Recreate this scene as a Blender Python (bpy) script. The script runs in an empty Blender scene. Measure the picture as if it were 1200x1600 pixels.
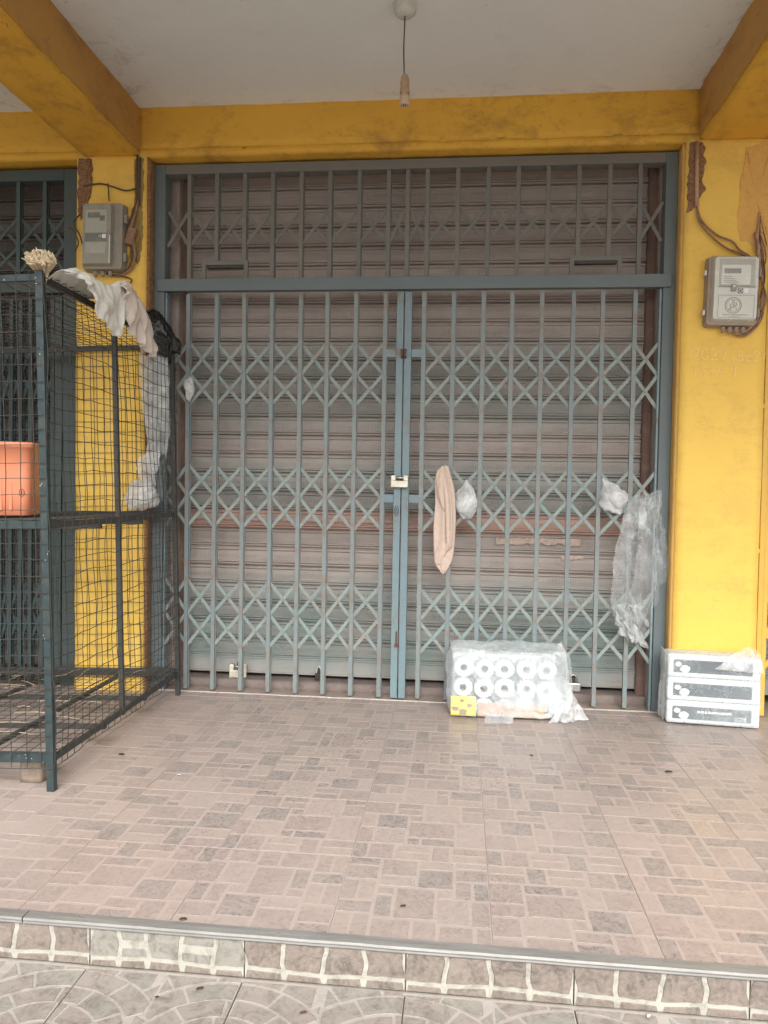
import bpy, bmesh, math, random
from mathutils import Vector, Matrix, noise

random.seed(7)
rnd = random.Random(11)
sc = bpy.context.scene
C = sc.collection

# ------------------------------------------------------------------ camera
cam_d = bpy.data.cameras.new('camera')
cam = bpy.data.objects.new('camera', cam_d)
C.objects.link(cam)
sc.camera = cam
YAW, PITCH, ROLL = .0995, -.0292, .0177
fw = Vector((-math.sin(YAW)*math.cos(PITCH), math.cos(YAW)*math.cos(PITCH), math.sin(PITCH)))
rt = Vector((math.cos(YAW), math.sin(YAW), 0))
up = rt.cross(fw)
rt, up = math.cos(ROLL)*rt + math.sin(ROLL)*up, -math.sin(ROLL)*rt + math.cos(ROLL)*up
cam.matrix_world = Matrix(((rt.x, up.x, -fw.x, .3402), (rt.y, up.y, -fw.y, -4.4058), (rt.z, up.z, -fw.z, 1.2218), (0, 0, 0, 1)))
cam_d.sensor_fit = 'VERTICAL'
cam_d.sensor_height = 24
cam_d.lens = 1185.36/1600*24
cam_d.clip_start = .05
cam_d.clip_end = 3000

# ------------------------------------------------------------------ sky, sun, exposure
SUN_EL, SUN_AZ = math.radians(43), math.radians(172)      # azimuth from +Y, clockwise
w = bpy.data.worlds.new('World')
sc.world = w
w.use_nodes = True
wn, wl = w.node_tree.nodes, w.node_tree.links
sky = wn.new('ShaderNodeTexSky')
sky.sky_type = 'NISHITA'
sky.sun_disc = False
sky.sun_elevation = SUN_EL
sky.sun_rotation = SUN_AZ
sky.dust_density = 4
sky.air_density = 1.2
hs = wn.new('ShaderNodeHueSaturation')
hs.inputs['Saturation'].default_value = .3
wl.new(sky.outputs[0], hs.inputs['Color'])
wl.new(hs.outputs[0], wn['Background'].inputs[0])
wn['Background'].inputs[1].default_value = .1

sun_d = bpy.data.lights.new('sun', 'SUN')
sun_d.energy = 1.25
sun_d.angle = math.radians(45)
sun_d.color = (1, .995, .98)
sun = bpy.data.objects.new('sun', sun_d)
C.objects.link(sun)
sd = Vector((math.sin(SUN_AZ)*math.cos(SUN_EL), math.cos(SUN_AZ)*math.cos(SUN_EL), math.sin(SUN_EL)))
sun.rotation_euler = sd.to_track_quat('Z', 'Y').to_euler()
sun.location = sd*20

vs = sc.view_settings
vs.view_transform = 'Standard'
vs.look = 'None'
vs.gamma = 1
vs.exposure = 1.46
vs.use_curve_mapping = False

# ------------------------------------------------------------------ materials
class NT:
    def __init__(s, name):
        s.m = bpy.data.materials.new(name)
        s.m.use_nodes = True
        s.n, s.l = s.m.node_tree.nodes, s.m.node_tree.links
        s.b = s.n['Principled BSDF']
        s.out = s.n['Material Output']
    def node(s, t, **kw):
        x = s.n.new(t)
        for k, v in kw.items(): setattr(x, k, v)
        return x
    def pos(s, space='world'):
        if space == 'world': return s.node('ShaderNodeNewGeometry').outputs['Position']
        return s.node('ShaderNodeTexCoord').outputs['Object']
    def scale(s, vec, sc3):
        m = s.node('ShaderNodeMapping')
        m.inputs['Scale'].default_value = sc3
        s.l.new(vec, m.inputs[0])
        return m.outputs[0]
    def noise(s, vec, scale, detail=5, rough=.6, dist=0):
        x = s.node('ShaderNodeTexNoise')
        x.inputs['Scale'].default_value = scale
        x.inputs['Detail'].default_value = detail
        x.inputs['Roughness'].default_value = rough
        x.inputs['Distortion'].default_value = dist
        s.l.new(vec, x.inputs['Vector'])
        return x.outputs['Fac']
    def ramp(s, fac, lo, hi, a=0, b=1):
        x = s.node('ShaderNodeMapRange')
        x.inputs['From Min'].default_value = lo
        x.inputs['From Max'].default_value = hi
        x.inputs['To Min'].default_value = a
        x.inputs['To Max'].default_value = b
        s.l.new(fac, x.inputs['Value'])
        return x.outputs[0]
    def mix(s, fac, a, b, mode='MIX'):
        x = s.node('ShaderNodeMix', data_type='RGBA', blend_type=mode)
        for i, v in ((0, fac), (6, a), (7, b)):
            if isinstance(v, (int, float)): x.inputs[i].default_value = v
            elif isinstance(v, tuple): x.inputs[i].default_value = (*v, 1)
            else: s.l.new(v, x.inputs[i])
        return x.outputs[2]
    def math(s, op, a, b=None):
        x = s.node('ShaderNodeMath', operation=op)
        for i, v in enumerate((a, b)):
            if v is None: continue
            if isinstance(v, (int, float)): x.inputs[i].default_value = v
            else: s.l.new(v, x.inputs[i])
        return x.outputs[0]
    def sep(s, vec):
        x = s.node('ShaderNodeSeparateXYZ')
        s.l.new(vec, x.inputs[0])
        return x.outputs
    def color(s, c):
        if isinstance(c, tuple): s.b.inputs['Base Color'].default_value = (*c, 1)
        else: s.l.new(c, s.b.inputs['Base Color'])
    def rough(s, r):
        if isinstance(r, (int, float)): s.b.inputs['Roughness'].default_value = r
        else: s.l.new(r, s.b.inputs['Roughness'])
    def bump(s, h, strength=.3, dist=.01):
        x = s.node('ShaderNodeBump')
        x.inputs['Strength'].default_value = strength
        x.inputs['Distance'].default_value = dist
        s.l.new(h, x.inputs['Height'])
        s.l.new(x.outputs[0], s.b.inputs['Normal'])
    def set(s, **kw):
        for k, v in kw.items(): s.b.inputs[k].default_value = v
        return s

def M_paint(name, base, alt, dirt, dirt_lo=.55, dirt_hi=.75, dirt_amt=.7, sc1=1.4, rough=.6, bumps=.25, spec=.3, speck=.0, space='world'):
    t = NT(name)
    p = t.pos(space)
    big = t.ramp(t.noise(p, sc1, 6, .65), .35, .7)
    c = t.mix(big, base, alt)
    oi = t.node('ShaderNodeObjectInfo')
    c = t.mix(1., c, t.mix(oi.outputs['Random'], (.90, .93, .97), (1.08, 1.05, 1.01)), 'MULTIPLY')
    d = t.ramp(t.noise(p, sc1*4.3, 8, .72, .4), dirt_lo, dirt_hi, 0, dirt_amt)
    c = t.mix(d, c, dirt)
    fine = t.noise(p, 160, 3, .6)
    c = t.mix(t.ramp(fine, .35, .7, 0, .22), c, dirt)
    if speck:
        v = t.node('ShaderNodeTexVoronoi')
        v.inputs['Scale'].default_value = 55
        t.l.new(p, v.inputs['Vector'])
        c = t.mix(t.math('MULTIPLY', t.ramp(v.outputs['Distance'], .13, .09), t.ramp(t.noise(p, 9, 3), .52, .58, 0, speck)), c, (.62, .64, .6))
    t.color(c)
    t.rough(t.ramp(fine, .2, .8, rough-.1, rough+.15))
    h = t.math('ADD', t.math('MULTIPLY', t.noise(p, 26, 5, .6), 1.), t.math('MULTIPLY', fine, .25))
    t.bump(h, bumps, .01)
    t.set(**{'Specular IOR Level': spec})
    return t.m

def M_wall(name, base, alt, under, patch_lo=.66, grime=.3):
    """emulsion paint on render: blotches, small chips down to the render, scuffs, hairline cracks"""
    t = NT(name)
    p = t.pos()
    c = t.mix(t.ramp(t.noise(p, 1.1, 5, .6), .32, .7), base, alt)
    scuff = t.ramp(t.noise(t.scale(p, (3, 3, 9)), 2.2, 8, .75, .8), .56, .72, 0, .5)
    c = t.mix(scuff, c, under)
    smear = t.ramp(t.noise(t.scale(p, (1, 1, 1.6)), 3.1, 10, .8, .25), .50, .70, 0, grime)
    c = t.mix(smear, c, (under[0]*.62, under[1]*.6, under[2]*.75))
    chips = t.ramp(t.noise(p, 17, 6, .7, .6), patch_lo, patch_lo+.04, 0, .75)
    c = t.mix(chips, c, (under[0]*.45, under[1]*.42, under[2]*.4))
    v = t.node('ShaderNodeTexVoronoi', feature='DISTANCE_TO_EDGE')
    v.inputs['Scale'].default_value = 2.3
    wob = t.node('ShaderNodeVectorMath', operation='ADD')
    nz = t.node('ShaderNodeTexNoise')
    nz.inputs['Scale'].default_value = 5
    nz.inputs['Detail'].default_value = 6
    t.l.new(p, nz.inputs['Vector'])
    t.l.new(p, wob.inputs[0])
    t.l.new(t.mix(1., nz.outputs['Color'], (.35, .35, .35), 'MULTIPLY'), wob.inputs[1])
    t.l.new(wob.outputs[0], v.inputs['Vector'])
    crack = t.math('MULTIPLY', t.ramp(v.outputs['Distance'], .004, .0006), t.ramp(t.noise(p, 1.7, 2), .54, .6, 0, .3))
    c = t.mix(crack, c, (under[0]*.35, under[1]*.3, under[2]*.3))
    t.color(c)
    t.rough(.62)
    h = t.math('SUBTRACT', t.math('ADD', t.math('MULTIPLY', t.noise(p, 7, 5, .55), 1.6), t.math('MULTIPLY', t.noise(p, 70, 4, .6), .3)), t.math('MULTIPLY', t.math('ADD', crack, chips), .4))
    t.bump(h, .35, .012)
    t.set(**{'Specular IOR Level': .25})
    return t.m

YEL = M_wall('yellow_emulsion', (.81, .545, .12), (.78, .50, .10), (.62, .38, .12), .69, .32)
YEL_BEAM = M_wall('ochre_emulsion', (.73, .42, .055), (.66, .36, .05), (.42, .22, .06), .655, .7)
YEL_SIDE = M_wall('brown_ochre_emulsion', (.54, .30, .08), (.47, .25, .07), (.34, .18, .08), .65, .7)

t = NT('ceiling_plaster'); p = t.pos()
c = t.mix(t.ramp(t.noise(p, .8, 5), .35, .7), (.74, .765, .75), (.68, .70, .685))
c = t.mix(t.ramp(t.noise(t.scale(p, (2, 2, 2)), 2.4, 9, .78, .5), .57, .76, 0, .32), c, (.42, .41, .38))
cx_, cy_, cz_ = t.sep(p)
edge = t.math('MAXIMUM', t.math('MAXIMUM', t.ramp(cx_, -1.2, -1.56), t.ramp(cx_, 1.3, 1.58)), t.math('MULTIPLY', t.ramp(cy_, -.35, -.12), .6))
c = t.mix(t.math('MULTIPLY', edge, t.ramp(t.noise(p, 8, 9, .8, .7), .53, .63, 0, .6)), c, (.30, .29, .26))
c = t.mix(t.ramp(t.noise(p, 30, 5, .7), .68, .73, 0, .5), c, (.16, .15, .13))
t.color(c); t.rough(.8); t.bump(t.noise(p, 9, 6, .6), .3, .01)
CEIL = t.m

TEAL_FRAME = M_paint('teal_frame_paint', (.135, .175, .183), (.115, .15, .155), (.16, .125, .10), .55, .8, .5, 1.6, .5, .2, .4)
TEAL_DUSTY = M_paint('dusty_grille_paint', (.165, .165, .15), (.14, .145, .135), (.19, .155, .13), .5, .75, .6, 2.2, .55, .2, .35)
TEAL_POST = M_paint('blue_post_paint', (.18, .27, .30), (.165, .24, .265), (.19, .13, .10), .53, .66, .8, 1.8, .45, .18, .4)
TEAL_BAR = M_paint('teal_bar_paint', (.18, .25, .268), (.22, .24, .235), (.22, .155, .12), .49, .64, .75, 3.4, .5, .2, .4)
TEAL_LAT = M_paint('teal_lattice_paint', (.215, .31, .31), (.25, .285, .27), (.27, .205, .165), .49, .64, .75, 4., .55, .2, .35)
TEAL_DARK = M_paint('dark_teal_paint', (.055, .088, .092), (.068, .092, .092), (.085, .072, .06), .5, .75, .5, 2, .5, .2, .4)
CAGE = M_paint('cage_green_paint', (.016, .036, .040), (.026, .044, .046), (.055, .06, .055), .48, .64, .75, 5, .45, .35, .4, speck=1., space='obj')
CAGE_GREY = M_paint('cage_grey_metal', (.04, .045, .045), (.055, .055, .052), (.085, .075, .065), .5, .7, .6, 5, .5, .3, .4, space='obj')
WIRE = M_paint('wire_metal', (.035, .036, .033), (.05, .045, .038), (.09, .075, .06), .5, .7, .5, 5, .5, 0, .4, space='obj')
YEL_METAL = M_paint('yellow_metal_paint', (.74, .47, .09), (.70, .43, .075), (.42, .26, .09), .58, .75, .5, 2, .45, .2, .4)

def M_shutter(name, base, alt, spray=1.):
    t = NT(name)
    p = t.pos(); o = t.pos('obj')
    x, y, z = t.sep(p)
    c = t.mix(t.ramp(t.noise(t.scale(p, (.7, 1, 3)), 2.1, 6, .65), .35, .68), base, alt)
    # teal overspray left where the gate lattice was sprayed in place
    def band(zc, half):
        d = t.math('ABSOLUTE', t.math('SUBTRACT', z, zc))
        return t.ramp(d, half*1.15, half*.55)
    b = t.math('MAXIMUM', t.math('MULTIPLY', band(1.86, .30), .55), t.math('MAXIMUM', t.math('MULTIPLY', band(1.22, .20), .6), band(.36, .33)))
    b = t.math('MULTIPLY', b, t.ramp(t.noise(p, 3.1, 5, .6), .3, .62, .25, .9*spray))
    c = t.mix(b, c, (.235, .325, .315))
    grime = t.ramp(t.noise(t.scale(p, (1, 1, 5)), 5, 8, .75, .4), .52, .74, 0, .55)
    c = t.mix(grime, c, (.22, .18, .155))
    c = t.mix(t.ramp(t.noise(p, 120, 3), .4, .7, 0, .25), c, (.43, .36, .32))
    ox, oy, oz = t.sep(o)
    ribs = t.math('SINE', t.math('MULTIPLY', ox, 2*math.pi/.0105))
    msk = t.math('MULTIPLY', t.ramp(oz, .036, .040), t.ramp(oz, .082, .078))
    wear = t.ramp(t.noise(t.scale(p, (1, 1, 2.5)), 2.3, 3), .40, .56, .05, 1)
    # dirt lodged in the pressed grooves
    c = t.mix(t.math('MULTIPLY', t.math('MULTIPLY', t.ramp(ribs, -.2, -.9), msk), t.math('MULTIPLY', wear, .5)), c, (.15, .125, .11))
    t.color(c); t.rough(.55)
    h = t.math('MULTIPLY', t.math('MULTIPLY', ribs, msk), wear)
    h2 = t.math('ADD', t.math('MULTIPLY', h, .0006/.004), t.math('MULTIPLY', t.noise(p, 9, 4), .35))
    t.bump(h2, .8, .004)
    t.set(**{'Specular IOR Level': .35})
    return t.m
SHUT = M_shutter('shutter_paint', (.395, .345, .315), (.345, .30, .275))
SHUT_PINK = M_shutter('shutter_pink_paint', (.52, .33, .27), (.45, .30, .25), .3)
SHUT_DARK = M_shutter('shutter_dark_paint', (.13, .115, .10), (.10, .09, .08), .3)

RUST = M_paint('rusty_guide', (.19, .115, .09), (.22, .145, .115), (.33, .26, .22), .52, .72, .6, 6, .75, .5, .2)
RENDER = M_paint('bare_render', (.44, .37, .335), (.38, .31, .275), (.22, .16, .13), .5, .72, .6, 5, .85, .8, .1)
RUBBLE = M_paint('crumbled_render', (.36, .21, .11), (.30, .165, .085), (.10, .055, .035), .46, .62, .8, 16, .9, 1., .1)
OCHRE_BARE = M_paint('peeled_ochre', (.68, .41, .12), (.63, .38, .13), (.46, .26, .09), .5, .72, .5, 6, .8, .35, .15)
CEMENT = M_paint('cement_sill', (.27, .215, .185), (.23, .185, .165), (.14, .105, .09), .5, .72, .6, 5, .85, .5, .2)
LIME = M_paint('white_grout_line', (.66, .60, .54), (.55, .48, .43), (.33, .25, .21), .5, .66, .7, 14, .85, .6, .2)

def M_tile(name, a, b, tex, spec=.5, rlo=.2):
    t = NT(name)
    p = t.pos(); o = t.pos('obj')
    info = t.node('ShaderNodeObjectInfo')
    off = t.node('ShaderNodeVectorMath', operation='ADD')
    t.l.new(o, off.inputs[0])
    sc_ = t.node('ShaderNodeVectorMath', operation='SCALE')
    sc_.inputs[0].default_value = (13, 7, 3)
    t.l.new(info.outputs['Random'], sc_.inputs['Scale'])
    t.l.new(sc_.outputs[0], off.inputs[1])
    q = off.outputs[0]
    c = t.mix(t.ramp(t.noise(q, 9, 4, .6, .7), .3, .7), a, b)
    swirl = t.noise(q, 23, 8, .76, 2.4)
    c = t.mix(t.ramp(swirl, .5, .62, 0, tex), c, (a[0]*.45, a[1]*.45, a[2]*.47))
    c = t.mix(t.ramp(swirl, .47, .34, 0, tex*.7), c, (min(1, a[0]*1.35), min(1, a[1]*1.35), min(1, a[2]*1.35)))
    hue = t.mix(t.ramp(info.outputs['Random'], 0, 1), (1.06, 1.0, .985), (1.0, .985, .975))
    c = t.mix(1., c, hue, 'MULTIPLY')
    dust = t.ramp(t.noise(p, 1.5, 6, .65), .40, .66, .10, .5)
    x, y, z = t.sep(p)
    # dust has gathered beside the wire cage and along the sill
    near = t.math('MAXIMUM', t.ramp(x, -.65, -1.25), t.math('MULTIPLY', t.ramp(y, -.35, -.05), .8))
    near = t.math('MULTIPLY', near, t.ramp(t.noise(p, 3.3, 6, .7), .3, .6, .25, .85))
    dust = t.math('MAXIMUM', dust, near)
    c = t.mix(dust, c, (.385, .318, .285))
    t.color(c)
    t.rough(t.math('ADD', t.ramp(t.noise(q, 60, 4), .3, .7, rlo, rlo+.14), t.math('MULTIPLY', dust, .3)))
    t.bump(t.math('ADD', t.math('MULTIPLY', swirl, tex), t.math('MULTIPLY', t.noise(q, 25, 4), .25)), .5, .004)
    t.set(**{'Specular IOR Level': spec})
    return t.m
T_LINE = M_tile('tile_joint_print', (.385, .328, .298), (.36, .306, .278), .2)
T_PALE = M_tile('tile_pale_block', (.355, .30, .272), (.33, .278, .25), .4)
T_MID = M_tile('tile_rose_block', (.318, .265, .242), (.29, .243, .222), .6)
T_DARK = M_tile('tile_grey_block', (.27, .24, .222), (.245, .22, .204), 1.)
T_SAND = M_tile('tile_sand_block', (.35, .295, .26), (.325, .275, .24), .4)
SLAB = M_paint('mortar_bed', (.19, .15, .125), (.22, .175, .15), (.12, .10, .085), .5, .7, .5, 6, .9, .3, .1)

def M_stone(name, a, b, d):
    t = NT(name); p = t.pos()
    c = t.mix(t.ramp(t.noise(p, 7, 5, .6, .5), .3, .7), a, b)
    c = t.mix(t.ramp(t.noise(p, 17, 9, .78, 1.1), .47, .62, 0, .8), c, d)
    c = t.mix(t.ramp(t.noise(p, 90, 4, .6), .45, .7, 0, .3), c, (.34, .32, .28))
    t.color(c); t.rough(.5); t.bump(t.noise(p, 35, 6, .7), .4, .004)
    return t.m
ST1 = M_stone('riser_stone_taupe', (.225, .185, .158), (.195, .16, .136), (.085, .07, .06))
ST2 = M_stone('riser_stone_grey', (.27, .255, .222), (.235, .225, .195), (.12, .11, .095))
ST3 = M_stone('paving_stone_rose', (.29, .25, .225), (.255, .225, .20), (.14, .115, .10))
ST4 = M_stone('paving_stone_green', (.28, .26, .23), (.245, .225, .20), (.14, .12, .105))
STL = M_stone('riser_joint_print', (.42, .415, .355), (.36, .35, .30), (.23, .205, .175))
STP = M_stone('paving_joint_print', (.38, .345, .31), (.34, .31, .28), (.25, .22, .195))
t = NT('aluminium_trim'); p = t.pos()
c = t.mix(t.ramp(t.noise(t.scale(p, (1, 8, 8)), 6, 6, .7), .4, .66), (.27, .265, .25), (.20, .195, .18))
c = t.mix(t.ramp(t.noise(p, 30, 6, .7), .58, .66, 0, .6), c, (.24, .2, .17))
t.color(c); t.rough(t.ramp(t.noise(p, 14, 4), .3, .7, .25, .5)); t.set(Metallic=.2); t.bump(t.noise(p, 18, 4), .35, .004)
ALU = t.m
t = NT('street_earth'); p = t.pos()
t.color(t.mix(t.ramp(t.noise(p, .9, 8, .7), .35, .65), (.30, .275, .245), (.25, .225, .20))); t.rough(.95); t.bump(t.noise(p, 12, 8, .7), .4, .03)
EARTH = t.m

def M_simple(name, col, rough=.5, var=.12, scale=20, metallic=0, spec=.4, bump=.1):
    t = NT(name); p = t.pos('obj')
    n = t.noise(p, scale, 5, .65)
    t.color(t.mix(t.ramp(n, .3, .7), tuple(max(0, v*(1-var)) for v in col), tuple(min(1, v*(1+var)) for v in col)))
    t.rough(t.ramp(n, .3, .7, max(.02, rough-.06), min(1, rough+.08)))
    t.bump(n, bump, .003)
    t.set(Metallic=metallic, **{'Specular IOR Level': spec})
    return t.m
STEEL = M_simple('padlock_steel', (.45, .45, .43), .35, .2, 60, .9)
BRASS = M_simple('padlock_pale_brass', (.60, .57, .47), .4, .2, 40, .4)
DARKMETAL = M_simple('dark_iron', (.07, .06, .055), .5, .3, 50, .6)
RUSTY = M_simple('rusty_iron', (.16, .075, .05), .8, .4, 90, .2)
CORD = M_simple('dusty_cord', (.07, .062, .05), .7, .2, 40)
CABLE = M_simple('dusty_brown_cable', (.27, .155, .095), .85, .35, 60)
CABLE_D = M_simple('dark_cable', (.10, .06, .042), .8, .35, 60)
PVC = M_simple('dusty_conduit', (.40, .25, .16), .6, .2, 30)
BAKE = M_simple('cream_lampholder', (.40, .27, .165), .45, .15, 50)
BAKE2 = M_simple('pale_lampholder', (.52, .38, .26), .45, .15, 50)
ROSE = M_simple('ceiling_rose_plastic', (.55, .54, .49), .5, .08, 30)
METER = M_simple('meter_taupe_plastic', (.30, .235, .195), .5, .12, 18)
METER_L = M_simple('meter_grey_plastic', (.27, .245, .205), .5, .12, 18)
COVER = M_simple('meter_cover_plastic', (.50, .50, .43), .22, .08, 12, 0, .6)
COVER_L = M_simple('meter_cover_dull', (.27, .26, .21), .3, .1, 12, 0, .5)
PANEL = M_simple('meter_face', (.36, .36, .31), .35, .08, 20)
PANEL_P = M_simple('meter_pale_panel', (.62, .62, .55), .35, .06, 30)
LCD = M_simple('meter_display', (.17, .18, .15), .25, .08, 20)
INK = M_simple('dark_print', (.05, .055, .055), .5, .1, 40)
GREYINK = M_simple('grey_print', (.22, .23, .20), .5, .1, 40)
WHITE = M_simple('white_sticker', (.78, .78, .75), .5, .05, 30)
CHALK = M_simple('chalk_marks', (.87, .69, .31), .95, .15, 120)
CLOTH = M_simple('beige_cloth', (.56, .45, .375), .9, .08, 40, 0, .1, .25)
RAG = M_simple('off_white_rag', (.66, .66, .61), .9, .12, 14, 0, .1, .3)
RAGP = M_simple('pinkish_rag', (.58, .51, .46), .9, .12, 14, 0, .1, .3)
BLACKBAG = M_simple('black_polythene', (.012, .014, .014), .28, .3, 20, 0, .5, .5)
BUCKET = M_simple('salmon_plastic', (.66, .24, .13), .4, .07, 6, 0, .4, .05)
BROOM = M_simple('broom_straw', (.60, .49, .33), .8, .25, 60)
STRAWTIP = M_simple('broom_straw_tip', (.72, .62, .45), .8, .2, 60)
PAPER = M_simple('tissue_paper', (.68, .71, .72), .9, .03, 60, 0, .1, .2)
CORE = M_simple('cardboard_core', (.30, .27, .23), .9, .1, 40, 0, .1)
CARTON = M_simple('white_card', (.60, .63, .62), .55, .03, 30)
PANELINK = M_simple('charcoal_panel', (.075, .09, .10), .45, .12, 12)
LABELY = M_simple('yellow_label', (.80, .62, .10), .5, .1, 8)
LABELP = M_simple('rose_label', (.52, .36, .28), .55, .1, 9)
BROWNP = M_simple('brown_print', (.30, .19, .07), .6, .2, 12)
WOOD = M_simple('weathered_block', (.24, .19, .15), .9, .25, 20)
LEAF = M_simple('dry_leaf', (.075, .045, .03), .9, .3, 60)
RUBBISH = M_simple('pale_litter', (.55, .53, .50), .8, .12, 30)
BOWL = M_simple('brown_bowl', (.28, .19, .14), .5, .1, 20)

def M_film(name, white=.35, col=(.8, .84, .85), sc_=5, rough=.16, bump=.45):
    """thin clear polythene: see-through film with milky creases and gloss"""
    t = NT(name); p = t.pos('obj')
    n = t.noise(p, sc_*2.2, 6, .6, 1.2)
    cre = t.ramp(t.math('ABSOLUTE', t.math('SUBTRACT', n, .5)), 0, .025, 1, 0)
    fac = t.math('MINIMUM', t.math('ADD', t.ramp(t.noise(p, sc_, 4), .35, .65, white*.55, white*1.4), t.math('MULTIPLY', cre, .13)), 1.)
    fac = t.math('MINIMUM', t.math('ADD', fac, t.ramp(t.noise(p, sc_*1.3, 3, .5, 1.), .60, .70, 0, .3)), 1.)
    lw = t.node('ShaderNodeLayerWeight'); lw.inputs[0].default_value = .35
    fac = t.math('MINIMUM', t.math('ADD', fac, t.math('MULTIPLY', t.math('POWER', lw.outputs['Facing'], 2.), .55)), 1.)
    t.color(col); t.rough(rough); t.set(**{'Specular IOR Level': .9})
    t.bump(n, bump, .012)
    tr = t.node('ShaderNodeBsdfTransparent')
    tl = t.node('ShaderNodeBsdfTranslucent')
    tl.inputs[0].default_value = (*col, 1)
    m1 = t.node('ShaderNodeMixShader'); m1.inputs[0].default_value = .3
    t.l.new(t.b.outputs[0], m1.inputs[1]); t.l.new(tl.outputs[0], m1.inputs[2])
    m2 = t.node('ShaderNodeMixShader')
    t.l.new(fac, m2.inputs[0]); t.l.new(tr.outputs[0], m2.inputs[1]); t.l.new(m1.outputs[0], m2.inputs[2])
    t.l.new(m2.outputs[0], t.out.inputs[0])
    return t.m
FILM = M_film('clear_film', .34, (.82, .88, .90), 4, .1)
FILM_BAG = M_film('milky_bag_film', .5, (.78, .80, .80), 7)
FILM_SHEET = M_film('hanging_film', .24, (.80, .85, .86), 4.5, .1, .5)
FILM_BALL = M_film('balled_film', .6, (.86, .88, .88), 9, .08, .9)
t = NT('meter_window'); t.color((.8, .82, .8)); t.rough(.06)
tr = t.node('ShaderNodeBsdfTransparent'); m2 = t.node('ShaderNodeMixShader'); m2.inputs[0].default_value = .06
t.l.new(tr.outputs[0], m2.inputs[1]); t.l.new(t.b.outputs[0], m2.inputs[2]); t.l.new(m2.outputs[0], t.out.inputs[0])
WINDOW = t.m

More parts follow.
